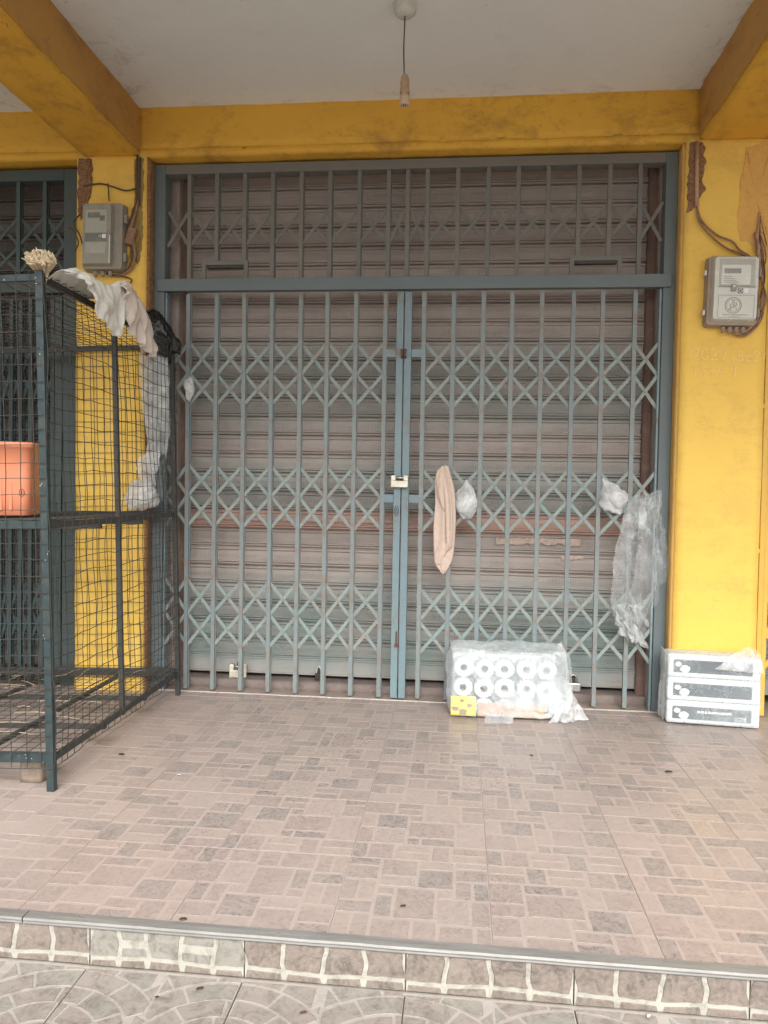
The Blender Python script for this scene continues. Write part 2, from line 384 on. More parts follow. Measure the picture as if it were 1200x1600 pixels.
# ------------------------------------------------------------------ mesh helpers
ORIG = {}
def nz(v, s=1.):
    return noise.noise(Vector(v)*s)
class MB:
    def __init__(s): s.v, s.f, s.mi = [], [], []
    def add(s, vs_, fs, m=0):
        k = len(s.v)
        s.v += [tuple(a) for a in vs_]
        for f in fs: s.f.append(tuple(k+i for i in f)); s.mi.append(m)
        return s
    def box(s, x0, x1, y0, y1, z0, z1, m=0):
        return s.add([(x0,y0,z0),(x1,y0,z0),(x1,y1,z0),(x0,y1,z0),(x0,y0,z1),(x1,y0,z1),(x1,y1,z1),(x0,y1,z1)],
                     [(0,3,2,1),(4,5,6,7),(0,1,5,4),(1,2,6,5),(2,3,7,6),(3,0,4,7)], m)
    def cbox(s, c, size, rot=None, m=0):
        h = [a/2 for a in size]
        vs_ = [Vector((sx*h[0], sy*h[1], sz*h[2])) for sz in (-1,1) for sx, sy in ((-1,-1),(1,-1),(1,1),(-1,1))]
        if rot: vs_ = [rot @ a for a in vs_]
        c = Vector(c)
        return s.add([c+a for a in vs_], [(0,3,2,1),(4,5,6,7),(0,1,5,4),(1,2,6,5),(2,3,7,6),(3,0,4,7)], m)
    def rbox(s, x0, x1, y0, y1, z0, z1, step=.06, amp=.004, freq=5., m=0):
        """box with gridded faces whose surface wanders a little, as trowelled render does"""
        lo, hi = (x0,y0,z0), (x1,y1,z1)
        n = [max(1, min(90, int(round((hi[i]-lo[i])/step)))) for i in range(3)]
        def P(q):
            a = [lo[i]+(hi[i]-lo[i])*q[i]/n[i] for i in range(3)]
            d = noise.noise_vector(Vector(a)*freq)*amp + noise.noise_vector(Vector(a)*freq*3.7)*amp*.4
            return tuple(a[i]+d[i] for i in range(3))
        idx = {}
        def vi(q):
            if q not in idx: idx[q] = len(s.v); s.v.append(P(q))
            return idx[q]
        for ax in range(3):
            u, w_ = (ax+1) % 3, (ax+2) % 3
            for side in (0, n[ax]):
                for i in range(n[u]):
                    for j in range(n[w_]):
                        q = []
                        for di, dj in ((0,0),(1,0),(1,1),(0,1)):
                            a = [0,0,0]; a[ax] = side; a[u] = i+di; a[w_] = j+dj
                            q.append(vi(tuple(a)))
                        if side == 0: q = q[::-1]
                        s.f.append(tuple(q)); s.mi.append(m)
        return s
    def tube(s, pts, r, n=6, m=0, cap=True):
        pts = [Vector(a) for a in pts]
        rr = r if isinstance(r, (list, tuple)) else [r]*len(pts)
        k = len(s.v)
        ref = None
        for i, a in enumerate(pts):
            d = (pts[min(i+1, len(pts)-1)]-pts[max(i-1, 0)])
            if d.length < 1e-9: d = Vector((0,0,1))
            d.normalize()
            if ref is None: ref = d.orthogonal().normalized()
            e1 = ref - d*ref.dot(d)
            e1 = e1.normalized() if e1.length > 1e-6 else d.orthogonal().normalized()
            ref = e1; e2 = d.cross(e1)
            for j in range(n):
                an = 2*math.pi*j/n
                s.v.append(tuple(a+(e1*math.cos(an)+e2*math.sin(an))*rr[i]))
        for i in range(len(pts)-1):
            for j in range(n):
                s.f.append((k+i*n+j, k+i*n+(j+1)%n, k+(i+1)*n+(j+1)%n, k+(i+1)*n+j)); s.mi.append(m)
        if cap:
            s.f.append(tuple(k+j for j in range(n))[::-1]); s.mi.append(m)
            s.f.append(tuple(k+(len(pts)-1)*n+j for j in range(n))); s.mi.append(m)
        return s
    def lathe(s, prof, c=(0,0,0), n=24, axis='z', m=0):
        k = len(s.v); c = Vector(c)
        for r, h in prof:
            for j in range(n):
                a = 2*math.pi*j/n
                q = (r*math.cos(a), r*math.sin(a), h) if axis == 'z' else (r*math.cos(a), h, r*math.sin(a))
                s.v.append(tuple(c+Vector(q)))
        for i in range(len(prof)-1):
            for j in range(n):
                s.f.append((k+i*n+j, k+i*n+(j+1)%n, k+(i+1)*n+(j+1)%n, k+(i+1)*n+j)); s.mi.append(m)
        return s
    def prism(s, poly, a0, a1, inset=0, plane='xy', m=0):
        """polygon raised from height a0 to a1, top drawn in by inset (bevelled edge)"""
        cx_ = sum(q[0] for q in poly)/len(poly); cy_ = sum(q[1] for q in poly)/len(poly)
        size = max(1e-6, min(max(q[0] for q in poly)-min(q[0] for q in poly), max(q[1] for q in poly)-min(q[1] for q in poly)))
        g = max(.2, 1-2*inset/size)
        def W(x, y, h):
            return (x, y, h) if plane == 'xy' else (x, h, y)
        n = len(poly); vs_ = [W(x, y, a0) for x, y in poly]+[W(cx_+(x-cx_)*g, cy_+(y-cy_)*g, a1) for x, y in poly]
        fs = [tuple(range(n, 2*n))]+[(i, (i+1) % n, n+(i+1) % n, n+i) for i in range(n)]
        return s.add(vs_, fs, m)
    def grid(s, P, nu, nv, m=0, closed_u=False):
        k = len(s.v)
        for j in range(nv+1):
            for i in range(nu if closed_u else nu+1):
                s.v.append(tuple(P(i/nu, j/nv)))
        w_ = nu if closed_u else nu+1
        for j in range(nv):
            for i in range(nu):
                s.f.append((k+j*w_+i, k+j*w_+(i+1) % w_, k+(j+1)*w_+(i+1) % w_, k+(j+1)*w_+i)); s.mi.append(m)
        return s
    def mesh(s, name, mats, smooth=False, origin=(0,0,0)):
        me = bpy.data.meshes.new(name)
        o = Vector(origin)
        me.from_pydata([Vector(a)-o for a in s.v], [], s.f)
        for mt in (mats if isinstance(mats, (list, tuple)) else [mats]): me.materials.append(mt)
        me.polygons.foreach_set('material_index', s.mi)
        if smooth: me.polygons.foreach_set('use_smooth', [True]*len(me.polygons))
        bm = bmesh.new(); bm.from_mesh(me)
        bmesh.ops.recalc_face_normals(bm, faces=bm.faces)
        bm.to_mesh(me); bm.free()
        me.update()
        return me
    def build(s, name, mats, parent=None, smooth=False, bevel=0, solid=0, local=False, subsurf=0):
        org = (0,0,0) if (parent is None or local) else ORIG.get(parent, (0,0,0))
        o = bpy.data.objects.new(name, s.mesh(name, mats, smooth, org))
        C.objects.link(o)
        if parent is not None:
            o.parent = parent
            ORIG[o] = ORIG.get(parent, (0,0,0))
        if bevel:
            b = o.modifiers.new('bevel', 'BEVEL'); b.width = bevel; b.segments = 2; b.limit_method = 'ANGLE'
        if solid:
            b = o.modifiers.new('solid', 'SOLIDIFY'); b.thickness = solid; b.offset = 0
        if subsurf:
            b = o.modifiers.new('sub', 'SUBSURF'); b.levels = subsurf; b.render_levels = subsurf
        return o
def tag(o, label=None, cat=None, group=None, kind=None):
    if label: o['label'] = label
    if cat: o['category'] = cat
    if group: o['group'] = group
    if kind: o['kind'] = kind
    return o
def thing(name, label, cat, loc=(0,0,0), rot=(0,0,0), group=None):
    o = bpy.data.objects.new(name, None)
    o.empty_display_size = .1
    C.objects.link(o)
    o.location = loc; o.rotation_euler = rot
    ORIG[o] = tuple(loc)
    return tag(o, label, cat, group)
def inst(name, me, parent, loc, rot=(0,0,0)):
    """one more piece that shares mesh data (loc in world units; parents are unrotated here)"""
    o = bpy.data.objects.new(name, me)
    C.objects.link(o)
    if parent is not None:
        o.parent = parent
        b = ORIG.get(parent, (0,0,0))
        o.location = tuple(loc[i]-b[i] for i in range(3))
    else: o.location = loc
    o.rotation_euler = rot
    return o
def stuff(o):
    o['kind'] = 'stuff'
    return o

# ================================================================== GROUND, FLOOR, STEP
g = MB().box(-900, 900, -900, -3.32, -.5, -.125)
tag(g.build('ground', EARTH), kind='structure')
STEP_Y = -2.405
PZ = -.12
pav = tag(MB().box(-8, 8, -3.4, STEP_Y+.02, -.3, PZ-.012).build('pavement', SLAB), kind='structure')
JOINT = M_paint('tile_grout', (.33, .275, .245), (.29, .24, .215), (.20, .165, .145), .5, .7, .5, 6, .9, .3, .1)
floor = tag(MB().box(-8, 8, STEP_Y+.012, .9, -.29, -.0028).build('floor', JOINT), kind='structure')

# floor tiles: one moulded print, laid in four turns
T = .45
BL = [ # u0,u1,v0,v1,kind (units: tile)
 (0,.225,0,.105,2),(0,.225,.12,.30,1),(0,.105,.325,.575,3),(.12,.225,.325,.575,3),(0,.225,.595,.725,2),(0,.105,.745,1,3),(.12,.225,.745,1,1),
 (.245,.495,0,.375,0),(.245,.355,.395,.485,2),(.245,.355,.505,.76,2),(.375,.635,.395,.76,1),(.245,.655,.78,1,0),
 (.515,.755,0,.115,0),(.515,.755,.13,.375,2),(.655,.755,.395,.495,2),
 (.775,1,0,.255,1),(.775,.88,.275,.495,1),(.9,1,.275,.495,2),(.655,1,.515,.80,0),(.675,.885,.82,1,1),(.905,1,.82,1,2)]
BL2 = [
 (0,.30,0,.13,1),(0,.30,.15,.29,3),(.32,.46,0,.29,2),(.48,.80,0,.13,0),(.48,.80,.15,.29,1),(.82,1,0,.29,2),
 (0,.30,.31,.60,0),(.32,.66,.31,.41,2),(.68,.80,.31,.41,2),(.32,.80,.43,.66,1),(.82,1,.31,.55,0),
 (0,.14,.62,.80,2),(.16,.30,.62,.80,1),(.32,.58,.68,1,0),(.60,.70,.68,.76,2),(.60,.70,.78,1,1),(.72,1,.68,.86,2),(.82,1,.57,.66,1),(.72,1,.88,1,3),(0,.30,.82,1,0)]
def tile_mesh(bl, seed, d0=None):
    r = random.Random(seed); m = MB()
    out = []
    for u0, u1, v0, v1, k in bl:
        if (u1-u0)*(v1-v0) > .055 and r.random() < .45:
            if u1-u0 > v1-v0: c_ = u0+(u1-u0)*r.choice((.36, .62)); out += [(u0, c_-.009, v0, v1, k), (c_+.009, u1, v0, v1, r.choice((0, 1, 1, 2)))]
            else: c_ = v0+(v1-v0)*r.choice((.34, .64)); out += [(u0, u1, v0, c_-.009, r.choice((0, 1, 1, 2))), (u0, u1, c_+.009, v1, k)]
        else: out.append((u0, u1, v0, v1, k))
    bl = out
    S = T-.0026; depth = T if d0 is None else d0
    m.box(-S/2, S/2, -S/2, S/2-(T-depth), -.010, -.0005, 0)
    for u0, u1, v0, v1, k in bl:
        e = .0
        x0, x1 = (u0-.5)*S, (u1-.5)*S; y0, y1 = (.5-v1)*S, (.5-v0)*S
        if d0 is not None:
            y1 = min(y1, S/2-(T-depth))
            if y1-y0 < .012: continue
        if u0 == 0: x0 += .0012
        if u1 == 1: x1 -= .0012
        q = [(x0+r.uniform(0,.0025), y0+r.uniform(0,.0025)), (x1-r.uniform(0,.0025), y0+r.uniform(0,.0025)), (x1-r.uniform(0,.0025), y1-r.uniform(0,.0025)), (x0+r.uniform(0,.0025), y1-r.uniform(0,.0025))]
        kk = k
        if r.random() < .16: kk = r.choice((0, 1, 1, 2, 3))
        m.prism(q, -.0006, 0, .0008, m=kk+1)
    return m.mesh('floor_tile', [T_LINE, T_PALE, T_MID, T_DARK, T_SAND])
tms = [tile_mesh(BL, 3), tile_mesh(BL2, 5), tile_mesh(BL, 8), tile_mesh(BL2, 15), tile_mesh(BL, 21)]
X0, Y0 = .0037, -.5857
for j in range(5):
    for i in range(-8, 8):
        cx_, cy_ = X0+(i+.5)*T, Y0+T-(j+.5)*T
        inst('floor_tile', tms[rnd.choice((0, 1, 2, 3, 4))], floor, (cx_, cy_, rnd.uniform(-.0005, .0004)), (rnd.uniform(-.0012,.0012), rnd.uniform(-.0012,.0012), rnd.choice((0, 1, 2, 3))*math.pi/2))
cut = tile_mesh(BL, 4, .086)
for i in range(-8, 8):
    inst('floor_tile', cut, floor, (X0+(i+.5)*T, Y0+T+T/2, 0))
# pale cement line and sill the gates stand on
lm = MB()
n_ = 120
for k in range(n_):
    xa, xb = -1.5+3.02*k/n_, -1.5+3.02*(k+1)/n_
    ya, yb = -.062-.006*nz((xa*5, 0, 0)), -.046+.008*nz((xa*7, 3, 0))
    yc, yd = -.062-.006*nz((xb*5, 0, 0)), -.046+.008*nz((xb*7, 3, 0))
    lm.add([(xa,ya,-.004),(xb,yc,-.004),(xb,yd,.004),(xa,yb,.004),(xa,ya-.004,-.009),(xb,yc-.004,-.009),(xb,yd+.006,-.009),(xa,yb+.006,-.009)],[(0,1,2,3),(4,5,1,0),(3,2,6,7)])
lm.build('grout_line', LIME, floor)
MB().rbox(-1.53, 1.53, -.05, .6, -.25, -.006, .05, .004, 9).build('sill', CEMENT, floor, smooth=True)
MB().rbox(-1.53, 1.53, .085, .6, -.02, .045, .04, .004, 9).build('sill_step', CEMENT, floor, smooth=True)
MB().rbox(-5, -1.97, -.05, .6, -.25, -.006, .06, .004, 9).build('sill', CEMENT, floor, smooth=True)
MB().rbox(1.98, 5, -.05, .6, -.25, -.006, .06, .004, 9).build('sill', CEMENT, floor, smooth=True)
# metal nosing in lengths
tr_p = [(-.006,.0028),(.012,.004),(.030,.0035),(.030,-.001),(.0,-.001),(-.001,-.015),(-.006,-.015),(-.0075,-.012),(-.0065,-.008),(-.0085,-.003)]
for xa, xb in ((-6.2, -3.73), (-3.727, -.861), (-.857, 1.98), (1.984, 4.9)):
    m = MB()
    K = 80
    def ring(x):
        return [(x, STEP_Y-.006-dy*0+y_ + .0012*nz((x*6, 1, 0)), z_+.0012*nz((x*8, 5, 0))) for y_, z_ in [(-a if False else a, b) for a, b in tr_p] for dy in (0,)]
    rings = [ring(xa+(xb-xa)*k/K) for k in range(K+1)]
    N = len(tr_p)
    m.v = [q for r_ in rings for q in r_]
    for k in range(K):
        for q in range(N):
            m.f.append((k*N+q, k*N+(q+1)%N, (k+1)*N+(q+1)%N, (k+1)*N+q)); m.mi.append(0)
    m.f += [tuple(range(N)), tuple(K*N+q for q in range(N))]; m.mi += [0, 0]
    m.build('step_nosing', ALU, floor)

# riser tiles, moulded with upright stones
RW = .4425
def wavy(x, v, ph): return x+.006*math.sin(v*34+ph)+.0015*math.sin(v*110+ph*2)
def riser_mesh(kind, seed):
    r = random.Random(seed); m = MB(); h = .118; W_ = RW-.004
    m.box(-W_/2, W_/2, -.008, .004, -h, -.014, 0)
    top, bot = -.0155, -h+.001
    xs = [-W_/2+.002, -W_/2+W_*.245, -W_/2+W_*.49, -W_/2+W_*.735, W_/2-.002] if kind == 0 else [-W_/2+.002, -W_/2+W_*.17, -W_/2+W_*.36, -W_/2+W_*.62, -W_/2+W_*.82, W_/2-.002]
    xs = [xs[0]]+[a+r.uniform(-.008, .008) for a in xs[1:-1]]+[xs[-1]]
    base = bot+.024
    hw = .0062
    for i in range(len(xs)-1):
        a, b = xs[i], xs[i+1]
        la = hw if i else 0; lb = hw if i < len(xs)-2 else 0
        n = 6
        zb = lambda x: base+.004*math.sin(x*17+seed)
        left = [(wavy(a, top+(zb(a)-top)*k/n, i*1.7+seed)+la, top+(zb(a)+hw-top)*k/n) for k in range(n+1)]
        right = [(wavy(b, top+(zb(b)-top)*k/n, (i+1)*1.7+seed)-lb, top+(zb(b)+hw-top)*k/n) for k in range(n+1)]
        if kind == 1 and i in (1, 3):      # stone split crosswise
            c = n//2
            m.prism(left[:c]+right[:c][::-1], -.008, -.0105, .0015, 'xz', 2)
            m.prism(left[c+1:]+right[c+1:][::-1], -.008, -.0105, .0015, 'xz', 2)
        else:
            m.prism(left+[(left[-1][0]+(right[-1][0]-left[-1][0])*q_/5, left[-1][1]+(right[-1][1]-left[-1][1])*q_/5+.0015*math.sin(q_*2+i)) for q_ in range(1, 5)]+right[::-1], -.008, -.0105, .0015, 'xz', 1 if (kind == 0 or r.random() < .6) else 2)
        if zb(a)-hw-bot > .006:
            m.prism([(a+la, bot), (b-lb, bot), (b-lb-.004, zb(b)-hw), (a+la+.004, zb(a)-hw)], -.008, -.0103, .0015, 'xz', 1)
    return m.mesh('riser_tile', [STL, ST1, ST2])
rms = [riser_mesh(0, 1), riser_mesh(1, 2), riser_mesh(0, 5)]
for i in range(-9, 10):
    me = rms[1] if i == -1 else rms[0 if i % 2 else 2]
    inst('riser_tile', me, floor, (i*RW, STEP_Y+.002, -.002))

MB().rbox(-4, 4, STEP_Y-.022, STEP_Y-.004, PZ-.012, PZ+.0005, .05, .0015, 9).build('mortar_fillet', M_paint('fillet_mortar', (.30, .27, .235), (.26, .235, .20), (.17, .145, .12), .5, .7, .6, 9, .9, .3, .1), floor, smooth=True)
# lower paving tiles with fans of moulded stones
def clip(poly, ax, lim, keep_ge):
    out = []
    for i in range(len(poly)):
        a, b = poly[i], poly[(i+1) % len(poly)]
        ia = (a[ax] >= lim) if keep_ge else (a[ax] <= lim); ib = (b[ax] >= lim) if keep_ge else (b[ax] <= lim)
        if ia: out.append(a)
        if ia != ib:
            k = (lim-a[ax])/(b[ax]-a[ax]); out.append(tuple(a[q]+(b[q]-a[q])*k for q in (0, 1)))
    return out
def paving_mesh(seed):
    r = random.Random(seed); m = MB(); W_ = RW-.004
    m.box(-W_/2, W_/2, -W_/2, W_/2, -.012, -.0012, 0)
    bands = [(.0, .07, 2), (.078, .145, 4), (.153, .215, 5), (.223, .29, 6), (.298, .38, 8), (.388, .50, 10)]
    for side in (-1, 1):
        for cy_ in (-.07,):
            for r0, r1, n in bands:
                ph = r.uniform(0, 1)
                for k in range(-1, 2*n+1):
                    a0 = -math.pi+math.pi*(k+ph)/n+.0; a1 = a0+math.pi/n
                    gap = .0045/max(r1, .05)
                    aa = [a0+gap+(a1-a0-2*gap)*q/5 for q in range(6)]
                    ro = r1+r.uniform(-.004, .004); ri = r0+r.uniform(-.003, .003)
                    q = [(side*W_/2+ro*math.cos(b), cy_+ro*math.sin(b)*.92) for b in aa]+[(side*W_/2+max(ri,.006)*math.cos(b), cy_+max(ri,.006)*math.sin(b)*.92) for b in aa[::-1]]
                    if side < 0: q = clip(clip(q, 0, -W_/2+.001, True), 0, -.004+.012*math.sin(k*3), False)
                    else: q = clip(clip(q, 0, W_/2-.001, False), 0, .004+.012*math.sin(k*3), True)
                    if len(q) > 2: q = clip(clip(q, 1, -W_/2+.001, True), 1, W_/2-.001, False)
                    if len(q) < 3: continue
                    area = abs(sum(q[i][0]*q[(i+1)%len(q)][1]-q[(i+1)%len(q)][0]*q[i][1] for i in range(len(q))))/2
                    if area < 2e-4: continue
                    m.prism(q, -.0012, r.uniform(-.0003, .0006), .001, m=1 if r.random() < .6 else 2)
    return m.mesh('paving_tile', [STP, ST3, ST4])
pms = [paving_mesh(2), paving_mesh(9)]
for i in range(-9, 10):
    for j in range(2):
        inst('paving_tile', pms[(i+j) % 2], pav, (i*RW, STEP_Y-.012-RW/2-j*RW, PZ))

# ================================================================== BUILDING
B = thing('shop_building', 'yellow painted shop front with concrete canopy and beams over the entrance', 'building', (0, .5, 0))
FY = -.12
# pillars, with the ones beyond the frame that carry the same row of shops
for xa, xb in ((-1.925, -1.508), (1.518, 1.957)):
    MB().rbox(xa, xb, FY, .7, -.2, 3.16, .05, .0025, 4).build('pillar', YEL, B, smooth=True)
for xa, xb in ((-5.45, -5.0), (5.0, 5.45)):
    MB().box(xa, xb, FY, .7, -.2, 3.16).build('pillar', YEL, B)
# lintel beams: lower edge is a separate lip of render
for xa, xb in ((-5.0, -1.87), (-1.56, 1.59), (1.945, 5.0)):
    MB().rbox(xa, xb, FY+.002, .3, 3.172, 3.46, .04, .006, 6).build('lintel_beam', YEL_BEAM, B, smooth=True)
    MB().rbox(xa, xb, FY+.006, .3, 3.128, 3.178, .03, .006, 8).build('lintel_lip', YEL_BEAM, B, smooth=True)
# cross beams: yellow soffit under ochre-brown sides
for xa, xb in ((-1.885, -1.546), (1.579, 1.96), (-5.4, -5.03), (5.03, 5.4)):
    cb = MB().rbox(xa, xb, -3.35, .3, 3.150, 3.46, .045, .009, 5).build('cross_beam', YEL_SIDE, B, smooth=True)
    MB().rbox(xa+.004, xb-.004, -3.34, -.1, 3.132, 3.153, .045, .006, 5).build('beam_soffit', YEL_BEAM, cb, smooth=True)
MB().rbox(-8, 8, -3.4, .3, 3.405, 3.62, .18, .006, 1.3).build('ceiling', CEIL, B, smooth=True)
MB().box(-8, 8, .25, 6, 3.46, 7).build('upper_wall', YEL, B)
MB().box(-8, 8, .75, 6, -.2, 3.46).build('light_leak_block', DARKMETAL, B)  # unseen solid block behind the shutters, added to stop light leaks
MB().box(-8, -5.44, FY, .7, -.2, 3.2).build('end_wall', YEL, B)
MB().box(5.44, 8, FY, .7, -.2, 3.2).build('end_wall', YEL, B)
# reveals of the opening: pale crumbling render beside the shutter guides
MB().rbox(-1.56, -1.388, .10, .26, -.1, 3.14, .02, .006, 13).build('reveal', RENDER, B, smooth=True)
MB().rbox(1.44, 1.56, .10, .26, -.1, 3.14, .02, .006, 13).build('reveal', RENDER, B, smooth=True)
MB().rbox(-1.516, -1.494, -.10, .05, -.05, 3.13, .03, .003, 12).build('reveal_edge', RUBBLE, B, smooth=True)
MB().rbox(1.504, 1.524, -.105, .05, -.05, 3.13, .03, .003, 12).build('reveal_edge', OCHRE_BARE, B, smooth=True)
def patch(name, poly, mat, y=FY, amp=.006, freq=40, parent=B, h=.004):
    """irregular scab of render proud of the pillar face"""
    m = MB(); out = []
    for i in range(len(poly)):
        (xa, za), (xb, zb) = poly[i], poly[(i+1) % len(poly)]
        K = max(2, int(math.hypot(xb-xa, zb-za)/.006))
        for k in range(K):
            x, z = xa+(xb-xa)*k/K, za+(zb-za)*k/K
            d = noise.noise_vector(Vector((x*22, z*22, 1)))*.014+noise.noise_vector(Vector((x*80, z*80, 1)))*.006
            out.append((x+d.x, z+d.y))
    cx_ = sum(q[0] for q in out)/len(out); cz_ = sum(q[1] for q in out)/len(out); n = len(out)
    rings = (1., .97, .92, .84, .74, .62, .5, .37, .25, .12)
    for r_ in rings:
        for x, z in out:
            xx, zz = cx_+(x-cx_)*r_, cz_+(z-cz_)*r_
            d = .0002 if r_ == 1 else h*min(1, (1-r_)*14)+abs(nz((xx, zz, 0), freq))*amp+abs(nz((xx, zz, 4), freq*2.3))*amp*.6
            m.v.append((xx, y-.0022-d, zz))
    for i in range(len(rings)-1):
        for k in range(n): m.f.append((i*n+k, i*n+(k+1) % n, (i+1)*n+(k+1) % n, (i+1)*n+k)); m.mi.append(0)
    m.f.append(tuple((len(rings)-1)*n+k for k in range(n))); m.mi.append(0)
    return m.build(name, mat, parent, smooth=amp > 0)
patch('bare_render', [(1.528,3.12),(1.60,3.125),(1.615,3.02),(1.60,2.93),(1.618,2.86),(1.585,2.80),(1.555,2.765),(1.526,2.74)], RUBBLE)
patch('bare_render', [(-1.915,3.12),(-1.835,3.12),(-1.83,2.98),(-1.85,2.88),(-1.86,2.80),(-1.90,2.76),(-1.92,2.85)], RUBBLE)
patch('bare_render', [(-1.572,3.11),(-1.522,3.11),(-1.522,2.60),(-1.545,2.50),(-1.60,2.54),(-1.615,2.72),(-1.575,2.86)], M_paint('stained_render', (.40, .27, .09), (.33, .24, .10), (.16, .10, .05), .48, .7, .7, 9, .85, .6, .1), amp=.004)
patch('peeled_paint', [(1.822,3.09),(1.95,3.12),(1.95,2.50),(1.90,2.52),(1.86,2.57),(1.80,2.60),(1.79,2.70),(1.80,2.86)], OCHRE_BARE, amp=.0, h=.0009)
def cable(name, pts, r, mat, parent=B, sub=8):
    P = [Vector(a) for a in pts]; out = []
    for i in range(len(P)-1):
        p0, p1, p2, p3 = P[max(i-1,0)], P[i], P[i+1], P[min(i+2,len(P)-1)]
        for k in range(sub):
            s_ = k/sub
            out.append(.5*((2*p1)+(p2-p0)*s_+(2*p0-5*p1+4*p2-p3)*s_*s_+(3*p1-p0-3*p2+p3)*s_**3))
    out.append(P[-1])
    return MB().tube(out, r, 6).build(name, mat, parent, smooth=True)
MB().tube([(1.568, -.135, 3.12), (1.570, -.136, 2.95), (1.574, -.135, 2.775)], .011, 10).build('conduit', PVC, B, smooth=True)
cable('cable', [(1.572,-.135,2.79),(1.60,-.137,2.70),(1.68,-.14,2.62),(1.76,-.14,2.585),(1.80,-.14,2.54),(1.87,-.14,2.49),(1.90,-.145,2.42)], .0055, CABLE)
cable('cable', [(1.570,-.137,2.79),(1.592,-.14,2.69),(1.66,-.142,2.605),(1.74,-.142,2.545),(1.82,-.142,2.515),(1.885,-.145,2.47),(1.91,-.145,2.38)], .0055, CABLE)
for k in range(9):
    a = rnd.uniform(-.02, .02); w1, w2, w3 = (rnd.uniform(-.014, .014) for _ in range(3))
    cable('cable', [(1.90+a*.4,-.128-abs(a)*.4,2.74-k*.02),(1.888+a,-.136-abs(w1)*.4,2.62),(1.905+a*1.1+w1,-.143,2.50),(1.912+a*.7+w2,-.142-abs(w2),2.38),(1.918+a+w3,-.142,2.27),(1.897+a*.6+w1,-.143,2.16),(1.82+a,-.146,2.095-abs(a)),(1.755+a,-.142,2.13)], rnd.choice((.003,.0038,.0046)), rnd.choice((CABLE, CABLE, PVC, CABLE_D)))
m = MB()
for k in range(26):
    x, z = 1.905+rnd.gauss(0,.013), rnd.uniform(2.2, 2.66); a = rnd.uniform(0, 6.28)
    m.tube([(x,-.148,z),(x+.012*math.cos(a),-.156,z+.012*math.sin(a)),(x+.02*math.cos(a),-.15,z+.026*math.sin(a))], .0014, 4)
stuff(m.build('frayed_strands', CABLE, B))
cable('cable', [(1.93,-.125,2.44),(1.90,-.15,2.432),(1.87,-.15,2.44)], .004, PVC)
# wiring on the left pillar
MB().tube([(-1.555,-.131,3.13),(-1.556,-.131,2.86)], .007, 8).build('conduit', CABLE_D, B, smooth=True)
MB().tube([(-1.538,-.129,3.12),(-1.54,-.13,2.84)], .005, 8).build('conduit', CABLE_D, B, smooth=True)
cable('cable', [(-1.88,-.13,2.96),(-1.78,-.135,2.97),(-1.70,-.14,2.95),(-1.62,-.14,2.925),(-1.555,-.135,2.94)], .0045, CABLE_D)
cable('cable', [(-1.73,-.135,2.97),(-1.725,-.138,2.93),(-1.72,-.14,2.87)], .004, CABLE_D)
cable('cable', [(-1.905,-.125,2.80),(-1.93,-.15,2.74),(-1.90,-.14,2.68),(-1.875,-.14,2.60),(-1.865,-.14,2.50)], .0045, CABLE_D)
cable('cable', [(-1.97,-.13,2.72),(-1.93,-.15,2.70),(-1.905,-.14,2.63),(-1.93,-.14,2.58)], .004, CABLE_D)
for k in range(6):
    a = rnd.uniform(-.02, .02)
    cable('cable', [(-1.55+a*.4,-.13,2.87),(-1.56+a,-.14,2.80),(-1.585+a,-.15,2.70),(-1.565+a*1.3,-.155,2.62),(-1.56+a,-.15,2.54),(-1.59+a,-.147,2.47),(-1.66+a,-.142,2.44),(-1.72+a,-.14,2.45)], rnd.choice((.004,.005)), rnd.choice((CABLE, CABLE_D)))
cable('cable', [(-1.70,-.14,2.44),(-1.62,-.14,2.43),(-1.58,-.137,2.41),(-1.62,-.133,2.37)], .004, CABLE_D)
m = MB(); m.cbox((-1.583,-.142,2.66), (.05,.04,.10), Matrix.Rotation(.3,3,'Y')); m.build('junction_block', CABLE, B, bevel=.006)

# chalk writing on the right pillar
GL = {'2': [[(0,.75),(.2,1),(.6,1),(.75,.75),(.5,.4),(0,0),(.8,.05)]], '0': [[(.4,1),(.1,.8),(.05,.3),(.35,0),(.7,.2),(.75,.7),(.4,1)]], '1': [[(.2,.8),(.4,1),(.38,0)]],
      'B': [[(.1,1),(.1,0)],[(.1,1),(.55,.95),(.6,.65),(.15,.55),(.7,.4),(.65,.08),(.1,0)]], 'e': [[(.1,.3),(.6,.35),(.5,.6),(.2,.55),(.1,.2),(.35,0),(.65,.1)]],
      '/': [[(.6,1.15),(.1,-.15)]], '5': [[(.7,1),(.2,1),(.15,.6),(.5,.65),(.7,.35),(.4,0),(.05,.1)]], '4': [[(.4,1),(.05,.4),(.75,.42)],[(.5,.7),(.48,0)]], '9': [[(.65,.7),(.35,.5),(.1,.75),(.35,1),(.65,.9),(.6,.4),(.55,0)]], '-': [[(.1,.45),(.6,.5)]]}
m = MB()
